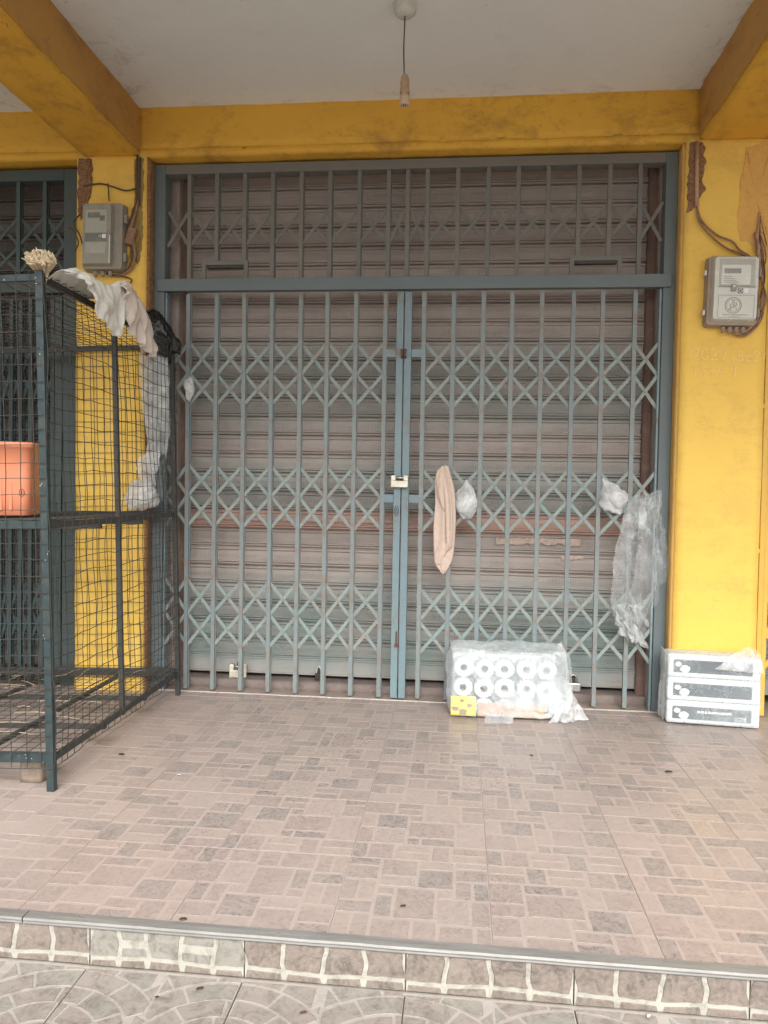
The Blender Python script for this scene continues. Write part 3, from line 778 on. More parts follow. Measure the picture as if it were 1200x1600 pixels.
def chalk(text, x, z, h):
    for ch in text:
        if ch != ' ':
            for st in GL[ch]:
                q = []
                for i in range(len(st)-1):
                    for k in range(4):
                        s_ = k/4; q.append((st[i][0]+(st[i+1][0]-st[i][0])*s_, st[i][1]+(st[i+1][1]-st[i][1])*s_))
                q.append(st[-1])
                for i in range(len(q)-1):
                    (a, b), (c_, d_) = q[i], q[i+1]
                    if rnd.random() < .16: continue
                    xa, za, xb, zb = x+a*h*.7, z+b*h, x+c_*h*.7, z+d_*h
                    L = math.hypot(xb-xa, zb-za) or 1e-6
                    wd = .0021*rnd.uniform(.6, 1.2); ox, oz = -(zb-za)/L*wd, (xb-xa)/L*wd
                    y = FY-.0042
                    m.add([(xa-ox,y,za-oz),(xb-ox,y,zb-oz),(xb+ox,y,zb+oz),(xa+ox,y,za+oz)], [(0,1,2,3)])
        x += h*.78
chalk('2021', 1.578, 1.955, .062)
chalk('/1Be2/2', 1.735, 1.95, .052)
chalk('15-4', 1.583, 1.865, .055)
chalk('9', 1.775, 1.86, .07)
stuff(m.build('chalk_writing', CHALK, B))

# ================================================================== SHUTTERS
SLH = .115
def slat_mesh(x0, x1, name, mats, ys=.195):
    prof = [(.004,0),(-.006,.002),(-.010,.006),(-.010,.010),(-.006,.0135),(.006,.0150),(-.006,.0165),(-.010,.020),(-.010,.025),(-.006,.0285),(.004,.030),(.005,.0325),(.0015,.06),(.004,.0865),(.003,.090),(-.005,.0915),(-.008,.095),(-.008,.101),(-.005,.105),(.008,.107),(.012,.1145),(.016,.1145),(.016,0)]
    m = MB(); N = len(prof); K = 14
    for k in range(K+1):
        x = x0+(x1-x0)*k/K
        for y, z in prof: m.v.append((x-(x0+x1)/2, y+.0015*nz((x*2, z*3, x0)), z))
    for k in range(K):
        for q in range(N):
            m.f.append((k*N+q, k*N+(q+1)%N, (k+1)*N+(q+1)%N, (k+1)*N+q)); m.mi.append(0)
    m.f += [tuple(range(N)), tuple(K*N+q for q in range(N))]; m.mi += [0, 0]
    return m.mesh(name, mats)
def shutter(label, x0, x1, mat, zmin=.07, pink=None, ys=.20):
    s = thing('roller_shutter', label, 'shutter', ((x0+x1)/2, ys, 0), group=None)
    me = slat_mesh(x0, x1, 'slat', mat); mp = slat_mesh(x0, x1, 'slat', pink) if pink else None
    k = 0; z = zmin+.10
    while z < 3.14:
        o = inst('slat', mp if (pink and k == 7) else me, s, ((x0+x1)/2, ys+rnd.uniform(-.002, .002), z), (rnd.uniform(-.012, .012), rnd.uniform(-.0012, .0012), 0))
        z += SLH; k += 1
    b = MB().box(x0, x1, ys-.006, ys+.01, zmin, zmin+.102)
    b.box(x0, x1, ys-.014, ys-.0065, zmin+.092, zmin+.102); b.box(x0, x1, ys-.016, ys-.0065, zmin+.001, zmin+.012)
    b.build('bottom_bar', mat, s, bevel=.002)
    return s
S1 = shutter('dusty brown roller shutter with ribbed slats behind the main blue-grey lattice gate', -1.44, 1.44, SHUT, .068, SHUT_PINK)
MB().rbox(-1.432, -1.368, .16, .235, -.01, 3.12, .03, .0035, 14).build('guide_rail', RUST, S1, smooth=True)
MB().rbox(1.392, 1.46, .15, .235, -.01, 3.12, .03, .0045, 14).build('guide_rail', RUST, S1, smooth=True)
# remains of torn paper and paint splashes on the slats
def flake(name, x0, x1, z0, z1, mat, seed, y=.1905, par=S1):
    r = random.Random(seed); m = MB(); n = 26
    vs_ = []
    for k in range(n+1):
        x = x0+(x1-x0)*k/n
        vs_.append((x, y, z1-abs(nz((x*23, seed, 0)))*.6*(z1-z0))); vs_.append((x, y, z0+abs(nz((x*31, seed, 4)))*.8*(z1-z0)))
    m.add(vs_, [(2*k, 2*k+1, 2*k+3, 2*k+2) for k in range(n)])
    return m.build(name, mat, par, solid=.001)
PALE = M_paint('torn_paper', (.64, .52, .44), (.55, .42, .35), (.36, .28, .24), .45, .62, .8, 12, .9, .3, .1)
flake('torn_label', .56, 1.06, .905, .952, PALE, 3, .187)
flake('torn_label', .95, 1.08, .825, .85, PALE, 5, .189)
flake('paint_stain', -1.30, .05, 1.018, 1.036, PALE, 8, .185)
flake('paint_stain', -.27, -.13, 1.80, 1.85, M_paint('pale_scratch', (.34, .35, .33), (.30, .31, .29), (.25, .21, .19), .45, .62, .8, 12, .9, .3, .1), 12, .187)
S2 = shutter('dark roller shutter behind the folded gate of the left neighbouring shop', -4.9, -2.0, SHUT_DARK, .05, None, .24)
S3 = shutter('dusty roller shutter behind the yellow gate at the right edge', 2.03, 4.9, SHUT, .06, None, .22)

# ================================================================== GATE FRAME + UPPER GRILLE
def bar_mesh(h, name, mat, wd=.0235):
    m = MB()
    m.box(-wd/2, wd/2, -.017, -.006, 0, h)
    m.box(-wd/2+.003, wd/2-.003, -.0065, .005, 0.001, h-.001)
    m.box(-wd/2+.002, wd/2+.0035, .0045, .016, 0, h)
    return m.mesh(name, mat)
def strip_mesh(dx, dz, name, mat, wd=.019, th=.004):
    L = math.hypot(dx, dz)+.016
    m = MB(); m.cbox((0,0,0), (L, th, wd), Matrix.Rotation(-math.atan2(dz, dx), 3, 'Y'))
    m.lathe([(.0001,-.006),(.0045,-.0055),(.005,-.001)], (0,0,0), 8, 'y')
    return m.mesh(name, mat)
def lattice(parent, xs, zpairs, mat, y=-.001, pivot=True):
    """crossed flat strips between neighbouring bars"""
    cache = {}
    for xa, xb in zip(xs[:-1], xs[1:]):
        for z0, z1 in zpairs:
            for sgn in (1, -1):
                key = (round(xb-xa, 2), round(z1-z0, 2), sgn)
                if key not in cache: cache[key] = strip_mesh(key[0]-.006, (z1-z0)*sgn, 'lattice_strip', mat)
                inst('lattice_strip', cache[key], parent, ((xa+xb)/2, y+(-.006 if sgn > 0 else .0015), (z0+z1)/2+rnd.uniform(-.004, .004)), (0, rnd.uniform(-.02, .02), 0))
F = thing('gate_frame', 'blue-grey steel door frame with upper lattice grille over the main entrance', 'gate frame', (0, 0, 0))
MB().box(-1.492, -1.427, -.03, .055, -.012, 3.115).build('jamb', TEAL_FRAME, F, bevel=.003)
MB().box(1.438, 1.503, -.03, .055, -.012, 3.115).build('jamb', TEAL_FRAME, F, bevel=.003)
MB().box(1.423, 1.436, -.018, .03, -.012, 2.371).build('jamb_stop', TEAL_POST, F, bevel=.002)
MB().box(-1.426, -1.414, -.018, .03, -.012, 2.371).build('jamb_stop', TEAL_POST, F, bevel=.002)
MB().box(-1.4265, 1.4375, -.028, .055, 3.06, 3.1145).build('head_rail', TEAL_DUSTY, F, bevel=.003)
MB().box(-1.468, 1.478, -.048, -.0305, 2.371, 2.443).build('cross_rail', TEAL_FRAME, F, bevel=.003)
MB().box(-1.426, 1.437, -.030, .03, 2.38, 2.435).build('cross_rail_core', TEAL_FRAME, F)
UX = [-1.284,-1.119,-.951,-.783,-.614,-.444,-.273,-.104,.007,.12,.294,.464,.632,.801,.970,1.138,1.305]
ub = bar_mesh(.618, 'bar', TEAL_DUSTY)
us = bar_mesh(.51, 'bar', TEAL_DUSTY)
for i, x in enumerate(UX):
    short = i in (1, 2, 14, 15)
    inst('bar', us if short else ub, F, (x, 0, 2.552 if short else 2.443), (0, rnd.uniform(-.003, .003), 0))
lattice(F, [-1.418]+UX+[1.43], [(2.645, 2.845)], TEAL_DUSTY)
for xa, xb in ((-1.205, -.925), (.925, 1.215)):
    m = MB().box(xa, xb, -.022, -.004, 2.528, 2.554).box(xa, xa+.026, -.0225, -.0045, 2.443, 2.53).box(xb-.026, xb, -.0225, -.0045, 2.443, 2.53)
    m.build('lock_box_frame', TEAL_DUSTY, F, bevel=.002)
    MB().box(xa+.027, xb-.027, -.004, .03, 2.515, 2.527).build('lock_box_shelf', DARKMETAL, F)

# ================================================================== SLIDING GATE LEAVES
LX = [-1.281,-1.116,-.945,-.777,-.611,-.446,-.281,-.113]
RX = [.115,.281,.449,.613,.781,.954,1.121,1.292]
BANDS = [(1.89,2.072),(1.708,1.89),(1.168,1.349),(.987,1.168),(.468,.66),(.275,.462)]
lbar = bar_mesh(2.352, 'bar', TEAL_BAR)
def leaf(label, xs, post, side):
    L = thing('lattice_gate', label, 'gate', (post, 0, 0))
    for x in xs:
        inst('bar', lbar, L, (x, 0, .008), (rnd.uniform(-.0015, .0015), rnd.uniform(-.0022, .0022), 0))
    ext = [-1.42]+xs if side < 0 else xs+[1.428]
    lattice(L, ext, BANDS, TEAL_LAT)
    x0, x1 = (post-.0205, post+.0205)
    MB().box(x0, x1, -.024, .022, .006, 2.362).build('meeting_post', TEAL_POST, L, bevel=.003)
    inner = xs[-1]+.012 if side < 0 else xs[0]-.012
    for z in (2.012, 1.172):
        a, b = sorted((inner+.002*(-side), x0 if side < 0 else x1))
        a, b = (inner, x0-.0005) if side < 0 else (x1+.0005, inner)
        MB().box(a, b, -.016, -.008, z-.024, z+.024).build('cleat', TEAL_POST, L, bevel=.002)
    return L
GL_ = leaf('left leaf of the blue-grey folding lattice gate with the keyhole on its post', LX, -.0235, -1)
GR_ = leaf('right leaf of the blue-grey folding lattice gate with cloth and plastic hung on it', RX, .0235, 1)
# pull rings, key escutcheon, bolt
MB().tube([(-.012,-.024,2.03),(-.008,-.05,2.025),(-.007,-.052,1.99),(-.011,-.024,1.985)], .006, 8).build('pull_loop', RUSTY, GL_, smooth=True)
MB().tube([(.012,-.024,2.03),(.009,-.05,2.025),(.009,-.052,1.99),(.012,-.024,1.985)], .006, 8).build('pull_loop', RUSTY, GR_, smooth=True)
def oval(cx_, cz_, rx, rz, y, r):
    return [(cx_+rx*math.cos(2*math.pi*k/20), y, cz_+rz*math.sin(2*math.pi*k/20)) for k in range(21)]
e = MB().tube(oval(-.0255, 1.10, .0125, .03, -.025, 0), .0018, 6).build('keyhole_plate', DARKMETAL, GL_, smooth=True)
MB().tube(oval(-.0255, 1.10, .005, .016, -.0255, 0), .0016, 6).build('keyhole', DARKMETAL, e, smooth=True)
MB().tube([(-.012,-.026,.40),(-.012,-.03,.35),(-.012,-.03,.31)], .005, 8).build('drop_bolt', RUSTY, GL_, smooth=True)
m = MB().box(-.024, .004, -.034, -.0245, .31, .327); m.build('bolt_keeper', RUSTY, GL_, bevel=.002)

def padlock(label, c, wd, h, mat, kind='U', cat='padlock', sh=None, rot=0):
    P = thing('padlock', label, cat, c, (0, 0, rot))
    sh = sh or STEEL
    m = MB()
    if kind == 'U':      # shutter lock: block with a slot for the sliding pin
        m.box(-wd/2, wd/2, -.016, .016, 0, h*.55); m.box(-wd/2, -wd/2+wd*.27, -.0161, .0161, h*.549, h); m.box(wd/2-wd*.27, wd/2, -.0161, .0161, h*.549, h)
        o = m.build('lock_body', mat, P, bevel=.003, local=True)
        MB().tube([(-wd/2-.004,0,h*.8),(wd/2+.006,0,h*.8)], .006, 8).build('lock_pin', sh, P, smooth=True, local=True)
    else:
        m.box(-wd/2, wd/2, -.013, .013, 0, h*.5)
        m.build('lock_body', mat, P, bevel=.004, local=True)
        MB().tube([(wd*.32*math.cos(a), 0, h*.5+max(0,math.sin(a))*h*.5-.002) for a in [math.pi*k/12 for k in range(13)]], .0045, 8).build('shackle', sh, P, smooth=True, local=True)
    return P
padlock('pale brass padlock joining the two gate leaves at mid height', (-.008, -.044, 1.238), .098, .068, BRASS)
MB().box(-.03, .028, -.032, -.0245, 1.262, 1.30).build('lock_hasp', RUSTY, GL_, bevel=.002)
padlock('silver block padlock on the shutter foot near the wire cage', (-1.005, .150, .046), .105, .082, BRASS, 'U', rot=.15)
padlock('small hanging padlock on the shutter foot left of the centre posts', (-.50, .160, .048), .045, .085, DARKMETAL, 'S', sh=BRASS)
padlock('grey padlock on the shutter foot beside the toilet roll pack', (1.03, .150, .048), .085, .10, STEEL, 'S')
m = MB().cbox((-1.0, .176, .115), (.03, .02, .05)); m.build('lock_hasp', DARKMETAL, S1, bevel=.002)
MB().cbox((-.50, .176, .105), (.025, .02, .04)).build('lock_hasp', DARKMETAL, S1, bevel=.002)
MB().cbox((1.03, .176, .115), (.03, .02, .04)).build('lock_hasp', DARKMETAL, S1, bevel=.002)

# ================================================================== NEIGHBOUR GATES
NL = thing('folded_gate', 'dark teal folding gate of the left neighbouring shop behind the wire cage', 'gate', (-2.3, 0, 0))
MB().box(-2.055, -1.965, -.03, .06, -.01, 3.105).build('jamb', TEAL_DARK, NL, bevel=.003)
MB().box(-1.966, -1.93, .0, .06, -.01, 3.105).build('jamb_return', DARKMETAL, NL)
MB().box(-4.95, -2.056, -.03, .055, 3.04, 3.105).build('head_rail', TEAL_DARK, NL, bevel=.003)
MB().box(-4.95, -2.056, -.04, .03, 2.372, 2.44).build('cross_rail', TEAL_DARK, NL, bevel=.003)
dbar = bar_mesh(.60, 'bar', TEAL_DARK); dl = bar_mesh(2.33, 'bar', TEAL_DARK)
nx = [-4.2+.168*k for k in range(13)]
for x in nx: inst('bar', dbar, NL, (x, 0, 2.44))
lattice(NL, nx[6:]+[-2.06], [(2.66, 2.83), (2.83, 3.0)][:1]+[(2.50, 2.66)], TEAL_DARK)
fx = [-2.128-.0685*k+rnd.uniform(-.006, .006) for k in range(15)]
for x in fx: inst('bar', dl, NL, (x, rnd.uniform(-.006, .012), .01), (0, rnd.uniform(-.004, .004), 0))
lattice(NL, fx[::-1], [(.44,.62),(.27,.44),(1.0,1.17),(1.17,1.34),(1.72,1.89),(1.89,2.06)], TEAL_DARK, y=.004)
MB().box(-2.112, -2.068, -.022, .02, .01, 2.35).build('meeting_post', TEAL_DARK, NL, bevel=.003)

NR = thing('yellow_gate', 'yellow painted lattice gate of the right neighbouring shop at the photo edge', 'gate', (2.05, 0, 0))
MB().box(1.995, 2.022, -.03, .055, -.01, 3.105).build('jamb', YEL_METAL, NR, bevel=.003)
MB().box(2.024, 2.05, -.022, .03, .0, 2.36).build('meeting_post', YEL_METAL, NR, bevel=.003)
MB().box(1.958, 1.994, .0, .055, -.01, 3.105).build('jamb_return', YEL_SIDE, NR)  # shade of the gap beside the pillar is put into this darker ochre
for z in (1.72, .92): MB().box(1.957, 1.996, -.04, -.001, z-.012, z+.012).build('hinge', YEL_METAL, NR, bevel=.002)
MB().box(2.023, 4.95, -.03, .055, 3.04, 3.105).build('head_rail', YEL_METAL, NR, bevel=.003)
MB().box(2.023, 4.95, -.04, .03, 2.372, 2.44).build('cross_rail', YEL_METAL, NR, bevel=.003)
ybar = bar_mesh(2.352, 'bar', YEL_METAL); yub = bar_mesh(.60, 'bar', YEL_METAL)
ys_ = [2.17+.168*k for k in range(16)]
for x in ys_: inst('bar', ybar, NR, (x, 0, .008)); inst('bar', yub, NR, (x, 0, 2.44))
lattice(NR, [2.05]+ys_[:6], BANDS, YEL_METAL)

# ================================================================== PENDANT LAMP HOLDER
P = thing('pendant_lampholder', 'bulbless cream lamp holder hanging on a cord from the ceiling rose', 'lamp', (.05, -.944, 3.40))
MB().lathe([(.0001,-.048),(.036,-.046),(.047,-.036),(.051,-.018),(.053,.01)], (.05,-.944,3.40), 28).build('ceiling_rose', ROSE, P, smooth=True)
cable('cord', [(.05,-.944,3.355),(.048,-.943,3.28),(.047,-.944,3.20),(.052,-.944,3.07)], .0032, CORD, P)
MB().lathe([(.005,.140),(.012,.136),(.0185,.12),(.0205,.10),(.021,.066),(.0225,.064),(.0225,.054),(.0165,.053)], (.055,-.944,2.955), 24).build('cord_grip', BAKE, P, smooth=True)
MB().lathe([(.0165,.055),(.0165,.044),(.0215,.041),(.0235,.02),(.0225,.006),(.020,0),(.016,0),(.015,.012),(.0001,.013)], (.055,-.944,2.955), 24).build('bulb_socket', BAKE2, P, smooth=True)
MB().box(.049, .052, -.946, -.942, 2.952, 2.968).box(.058, .061, -.946, -.942, 2.952, 2.968).build('contact_pin', RUSTY, P)

# ================================================================== ELECTRICITY METERS
def rrect(x0, x1, z0, z1, r, n=5):
    q = []
    for cx_, cz_, a in ((x1-r,z1-r,0),(x0+r,z1-r,90),(x0+r,z0+r,180),(x1-r,z0+r,270)):
        for k in range(n+1):
            an = math.radians(a+90*k/n); q.append((cx_+r*math.cos(an), cz_+r*math.sin(an)))
    return q
def plate(x0, x1, z0, z1, y0, y1, name, mat, parent, r=.004, inset=.001):
    m = MB(); q = rrect(x0, x1, z0, z1, r); m.prism(q, y0, y1, inset, 'xz'); n = len(q)
    m.f.append(tuple(range(n))[::-1]); m.mi.append(0)
    return m.build(name, mat, parent, local=True)
def ringmesh(cx_, cz_, r, y, tr):
    return [(cx_+r*math.cos(2*math.pi*k/28), y, cz_+r*math.sin(2*math.pi*k/28)) for k in range(29)]
def sticker(P, x, z, y, s):
    a = plate(x, x+s, z, z+s, y, y-.001, 'round_sticker', INK, P, .001, 0)
    MB().tube(ringmesh(x+s/2, z+s/2, s*.33, y-.0014, 0), s*.07, 6).build('sticker_ring', WHITE, a, local=True)
    b = plate(x+s*1.05, x+s*2.05, z+s*.02, z+s*1.02, y, y-.001, 'white_sticker', WHITE, P, .001, 0)
def meter_right():
    W_, H = .262, .375
    P = thing('electricity_meter', 'pale grey meter box with round emblem on the right yellow pillar', 'meter', (1.624, FY-.004, 2.127), (0, .018, 0))
    plate(0, W_, 0, H, 0, -.055, 'housing', METER, P, .022, .004)
    plate(.022, W_-.008, .022, H-.01, -.0552, -.085, 'cover', COVER, P, .018, .006)
    plate(.05, W_-.03, .205, H-.028, -.0852, -.0865, 'display_window', PANEL, P, .004)
    plate(.062, W_-.052, .212, H-.06, -.0866, -.0876, 'meter_face', PANEL_P, P, .002)
    plate(.075, .16, .27, .296, -.0877, -.0883, 'display', LCD, P, .002)
    for k in range(4): plate(.072, .15-.012*k, .222+.010*k, .2255+.010*k, -.0877, -.0881, 'print_line', GREYINK, P, .0008, 0)
    MB().tube(ringmesh(W_-.072, .248, .008, -.0885, 0), .0032, 6).build('indicator_ring', WHITE, P, local=True)
    plate(.034, W_-.018, .03, H-.02, -.0995, -.1, 'clear_cover', WINDOW, P, .014, .001)
    plate(.046, W_-.024, .1975, .2035, -.0852, -.092, 'cover_ledge', GREYINK, P, .002)
    plate(.112, .138, .176, .214, -.092, -.098, 'cover_latch', GREYINK, P, .003)
    plate(.119, .131, .196, .208, -.098, -.099, 'latch_slot', COVER, P, .002)
    sticker(P, .148, .166, -.0862, .026)
    m = MB()
    for (xa, xb, za, zb) in ((.05,.235,.155,.1575),(.05,.235,.036,.0385),(.05,.0525,.0386,.1549),(.2325,.235,.0386,.1549)): m.box(xa, xb, -.0862, -.0851, za, zb)
    m.build('embossed_frame', GREYINK, P, local=True)
    MB().tube(ringmesh(.128, .103, .033, -.0856, 0), .0010, 6).build('emblem_ring', GREYINK, P, local=True)
    e_ = MB().tube(ringmesh(.128, .103, .041, -.0858, 0), .0020, 6).build('emblem_ring', GREYINK, P, local=True)
    m = MB()
    for st in ([(.124,.132),(.127,.120),(.121,.112),(.124,.104)], [(.134,.131),(.131,.121),(.135,.113),(.129,.108)], [(.110,.108),(.116,.100),(.113,.092)], [(.146,.118),(.141,.112),(.147,.108)], [(.140,.090),(.147,.084),(.143,.078)], [(.104,.082),(.116,.09),(.128,.094),(.14,.104)], [(.128,.108),(.139,.098),(.150,.106)], [(.134,.104),(.132,.09)], [(.108,.078),(.122,.083)]):
        m.tube([(a, -.0856, b) for a, b in st], .0017, 6)
    m.build('emblem_figure', GREYINK, e_, local=True)
    m = MB()
    x = .075
    while x < .205:
        w_ = rnd.uniform(.005, .010); m.box(x, x+w_, -.0858, -.0851, .051, .0565); x += w_+.003
    x = .11
    while x < .165:
        w_ = rnd.uniform(.004, .008); m.box(x, x+w_, -.0858, -.0851, .041, .045); x += w_+.003
    m.build('print_line', GREYINK, P, local=True)
    for z in (.06, .27):
        MB().box(-.014, .001, -.045, -.015, z, z+.028).build('hinge_lug', COVER, P, local=True, bevel=.003)
        MB().box(W_-.001, W_+.012, -.06, -.02, z-.01, z+.035).build('side_clip', METER, P, local=True, bevel=.003)
    for k in range(4): MB().lathe([(.0001,-.03),(.010,-.03),(.012,0)], (.10+.034*k, -.03, 0), 12).build('cable_gland', METER, P, local=True, smooth=True)
def meter_left():
    W_, H = .245, .385
    P = thing('electricity_meter', 'dull brown meter box above the cage on the left yellow pillar', 'meter', (-1.862, FY-.004, 2.46), (0, .012, 0))
    plate(0, W_, 0, H, 0, -.06, 'housing', METER_L, P, .016, .004)
    plate(.012, W_-.055, .02, H-.012, -.0602, -.088, 'cover', COVER_L, P, .012, .005)
    plate(.034, W_-.085, .205, H-.05, -.0882, -.0895, 'meter_face', PANEL, P, .003)
    plate(.048, W_-.125, .288, .318, -.0896, -.0902, 'display', LCD, P, .002)
    plate(W_-.125, W_-.095, .27, .30, -.0896, -.0902, 'display', LCD, P, .002)
    plate(.034, W_-.09, .085, .15, -.0882, -.0895, 'lower_panel', PANEL, P, .003)
    plate(.03, W_-.08, .155, .20, -.0882, -.0889, 'dark_band', LCD, P, .002)
    sticker(P, .112, .172, -.0896, .022)
    plate(W_-.068, W_-.064, .03, .19, -.0882, -.0896, 'edge_strip', WHITE, P, .001, 0)
    for z in (.05, .27): MB().box(W_-.002, W_+.014, -.05, -.015, z, z+.05).build('side_clip', METER_L, P, local=True, bevel=.003)
    for k in range(3): MB().lathe([(.0001,-.03),(.010,-.03),(.012,0)], (.07+.045*k, -.03, 0), 12).build('cable_gland', METER_L, P, local=True, smooth=True)
meter_right(); meter_left()

# ================================================================== WIRE CAGE
CG = thing('wire_cage', 'tall dark green steel cage with wire mesh sides and a mid shelf', 'cage', (-1.238, -1.575, 0), (0, -.029, .019))
CW, CD, CH = 1.25, 1.45, 2.045
def cpart(m, name, mat, **kw): return m.build(name, mat, CG, local=True, **kw)
def angle_post(x, y, sx, sy, z0, z1, s=.03, th=.006):
    m = MB(); m.box(min(x, x+sx*s), max(x, x+sx*s), min(y, y+sy*th), max(y, y+sy*th), z0, z1)
    m.box(min(x, x+sx*th), max(x, x+sx*th), min(y+sy*th, y+sy*s), max(y+sy*th, y+sy*s), z0, z1); return m
cpart(MB().box(-.031, 0, 0, .030, 0, CH+.01), 'post', CAGE, bevel=.003)
cpart(MB().box(-.026, 0, CD-.026, CD, 0, CH-.01), 'post', CAGE_GREY, bevel=.003)
cpart(MB().box(-.024, -.001, .66, .684, .11, CH+.02), 'post', CAGE_GREY, bevel=.003)
cpart(MB().box(-CW, -CW+.03, 0, .03, 0, CH), 'post', CAGE, bevel=.003)
cpart(MB().box(-CW, -CW+.026, CD-.026, CD, 0, CH), 'post', CAGE_GREY, bevel=.003)
for z, mt, hh in ((.115, CAGE, .042), (1.045, CAGE, .036), (CH-.03, CAGE, .028)):
    cpart(MB().box(-CW+.0305, -.0315, .003, .018, z, z+hh), 'rail', mt, bevel=.002)
    cpart(MB().box(-CW+.0305, -.0315, CD-.02, CD-.004, z, z+hh), 'rail', CAGE_GREY, bevel=.002)
    cpart(MB().box(-.02, -.004, .0305, CD-.0265, z, z+.026), 'rail', CAGE_GREY, bevel=.002)
    cpart(MB().box(-CW+.004, -CW+.02, .0305, CD-.0265, z, z+.026), 'rail', CAGE_GREY, bevel=.002)
for yy in (.50, .98):
    cpart(MB().box(-CW+.021, -.021, yy, yy+.024, .092, .114), 'cross_bearer', CAGE_GREY, bevel=.002)
    cpart(MB().box(-CW+.021, -.021, yy, yy+.02, 1.022, 1.044), 'cross_bearer', CAGE_GREY, bevel=.002)
for xx in (-.36, -.78):
    cpart(MB().box(xx, xx+.022, .02, CD-.022, .1145, .132), 'cross_bearer', CAGE_GREY, bevel=.002)
def wire_panel(O, U, V, N, lu, lv, su, sv, seed, wob=.006, r=.0017, bulge=0):
    """welded mesh panel; wires wander and the sheet is a little buckled"""
    O, U, V, N = Vector(O), Vector(U), Vector(V), Vector(N); m = MB(); rr = random.Random(seed)
    def disp(a, b):
        return N*(wob*1.6*nz((a*2.3+seed, b*2.1, seed)) + bulge*math.sin(math.pi*a/lu)*math.sin(math.pi*b/lv)) + U*(wob*1.3*nz((a*3.3, b*4.1, seed+5))) + V*(wob*1.3*nz((a*4, b*3, seed+9)))
    nu, nv = int(lu/su), int(lv/sv)
    for i in range(nu+1):
        a = min(lu, i*su+rr.uniform(-.004, .004)); K = max(6, int(lv/.07))
        m.tube([O+U*a+V*(lv*k/K)+disp(a, lv*k/K)+U*(wob*.9*nz((a*9, k*.9, seed+i))) for k in range(K+1)], r, 4, cap=False)
    for j in range(nv+1):
        b = min(lv, j*sv+rr.uniform(-.004, .004)); K = max(6, int(lu/.07))
        m.tube([O+U*(lu*k/K)+V*b+disp(lu*k/K, b)+N*.003+V*(wob*.9*nz((k*.9, b*9, seed+j+40))) for k in range(K+1)], r, 4, cap=False)
    return stuff(cpart(m, 'wire_mesh', WIRE, smooth=True))
s_ = .0635
wire_panel((-CW, -.005, .10), (1,0,0), (0,0,1), (0,-1,0), CW, CH-.09, s_, s_, 1, .004)
wire_panel((.005, .0, .10), (0,1,0), (0,0,1), (1,0,0), CD, CH-.10, .060, .062, 2, .010, bulge=.012)
wire_panel((-CW-.004, .0, .10), (0,1,0), (0,0,1), (-1,0,0), CD, CH-.10, .062, .062, 3, .006)
wire_panel((-CW, CD+.002, .10), (1,0,0), (0,0,1), (0,1,0), CW, CH-.10, .063, .063, 4, .006)
wire_panel((-CW, 0, .150), (1,0,0), (0,1,0), (0,0,1), CW, CD, .063, .063, 5, .008)
wire_panel((-CW, 0, 1.076), (1,0,0), (0,1,0), (0,0,1), CW, CD, .063, .063, 6, .006)
wire_panel((-CW, 0, CH), (1,0,0), (0,1,0), (0,0,1), CW, CD, .063, .063, 7, .012, bulge=-.02)
# dry stalks lying in the cage top and on its tray
m = MB()
for k in range(60):
    x, y = rnd.uniform(-1.1, -.1), rnd.uniform(.1, 1.35); a = rnd.uniform(0, 6.28); l = rnd.uniform(.05, .18)
    m.tube([(x,y,.157+rnd.uniform(0,.006)),(x+l*math.cos(a)*.5,y+l*math.sin(a)*.5,.162),(x+l*math.cos(a),y+l*math.sin(a),.157)], .0012, 4)
stuff(cpart(m, 'dry_stalks', BROOM))

# block under the cage front rail
bk = tag(MB().rbox(-1.425, -1.335, -1.50, -1.40, 0, .088, .02, .003, 20).build('wooden_block', WOOD, smooth=True), 'weathered block propped under the front rail of the wire cage', 'block')

# salmon bin on the shelf
BN = thing('plastic_bin', 'salmon orange plastic bin standing on the shelf of the wire cage', 'bin', (-1.722, -1.20, 1.082), (0, 0, .33))
def bin_ring(z, hx, hy, r, n=7):
    q = []
    for sx, sy, a in ((1,1,0),(-1,1,90),(-1,-1,180),(1,-1,270)):
        for k in range(n+1):
            an = math.radians(a+90*k/n); q.append((sx*(hx-r)+r*math.cos(an), sy*(hy-r)+r*math.sin(an), z))
    return q
m = MB(); rows = [(.0,.155,.135),(.004,.163,.143),(.10,.167,.147),(.20,.171,.151),(.292,.174,.154),(.294,.181,.161),(.312,.183,.163),(.318,.180,.160),(.316,.172,.152),(.20,.168,.148),(.01,.16,.14)]
rg = [bin_ring(z, a, b, .032) for z, a, b in rows]; n = len(rg[0])
m.v = [q for r_ in rg for q in r_]
for i in range(len(rg)-1):
    for j in range(n): m.f.append((i*n+j, i*n+(j+1)%n, (i+1)*n+(j+1)%n, (i+1)*n+j)); m.mi.append(0)
m.f += [tuple(range(n))[::-1], tuple((len(rg)-1)*n+j for j in range(n))]; m.mi += [0, 0]
m.build('bin_body', BUCKET, BN, smooth=True, local=True)
for xx in (.045, .085):
    MB().box(xx, xx+.012, -.1505, -.144, .02, .285).build('moulded_rib', BUCKET, BN, local=True, bevel=.002)
m = MB().tube([(.135+.010*math.cos(a), -.147-.0, .10+.016*math.sin(a)) for a in [2*math.pi*k/16 for k in range(17)]], .0016, 5)
m.tube([(.130,-.148,.085),(.136,-.148,.10),(.132,-.148,.113)], .0015, 5)
m.build('moulded_emblem', INK, BN, local=True)
bw = MB().lathe([(.0001,0),(.03,.002),(.055,.02),(.068,.045),(.066,.046),(.053,.022),(.0001,.006)], (0,0,0), 24)
bo = bw.build('bowl', BOWL, smooth=True); bo.location = (-1.70, -1.17, 1.375); bo.rotation_euler = (math.pi*.92, .1, 0)
tag(bo, 'small brown bowl resting inside the top of the salmon bin', 'bowl')

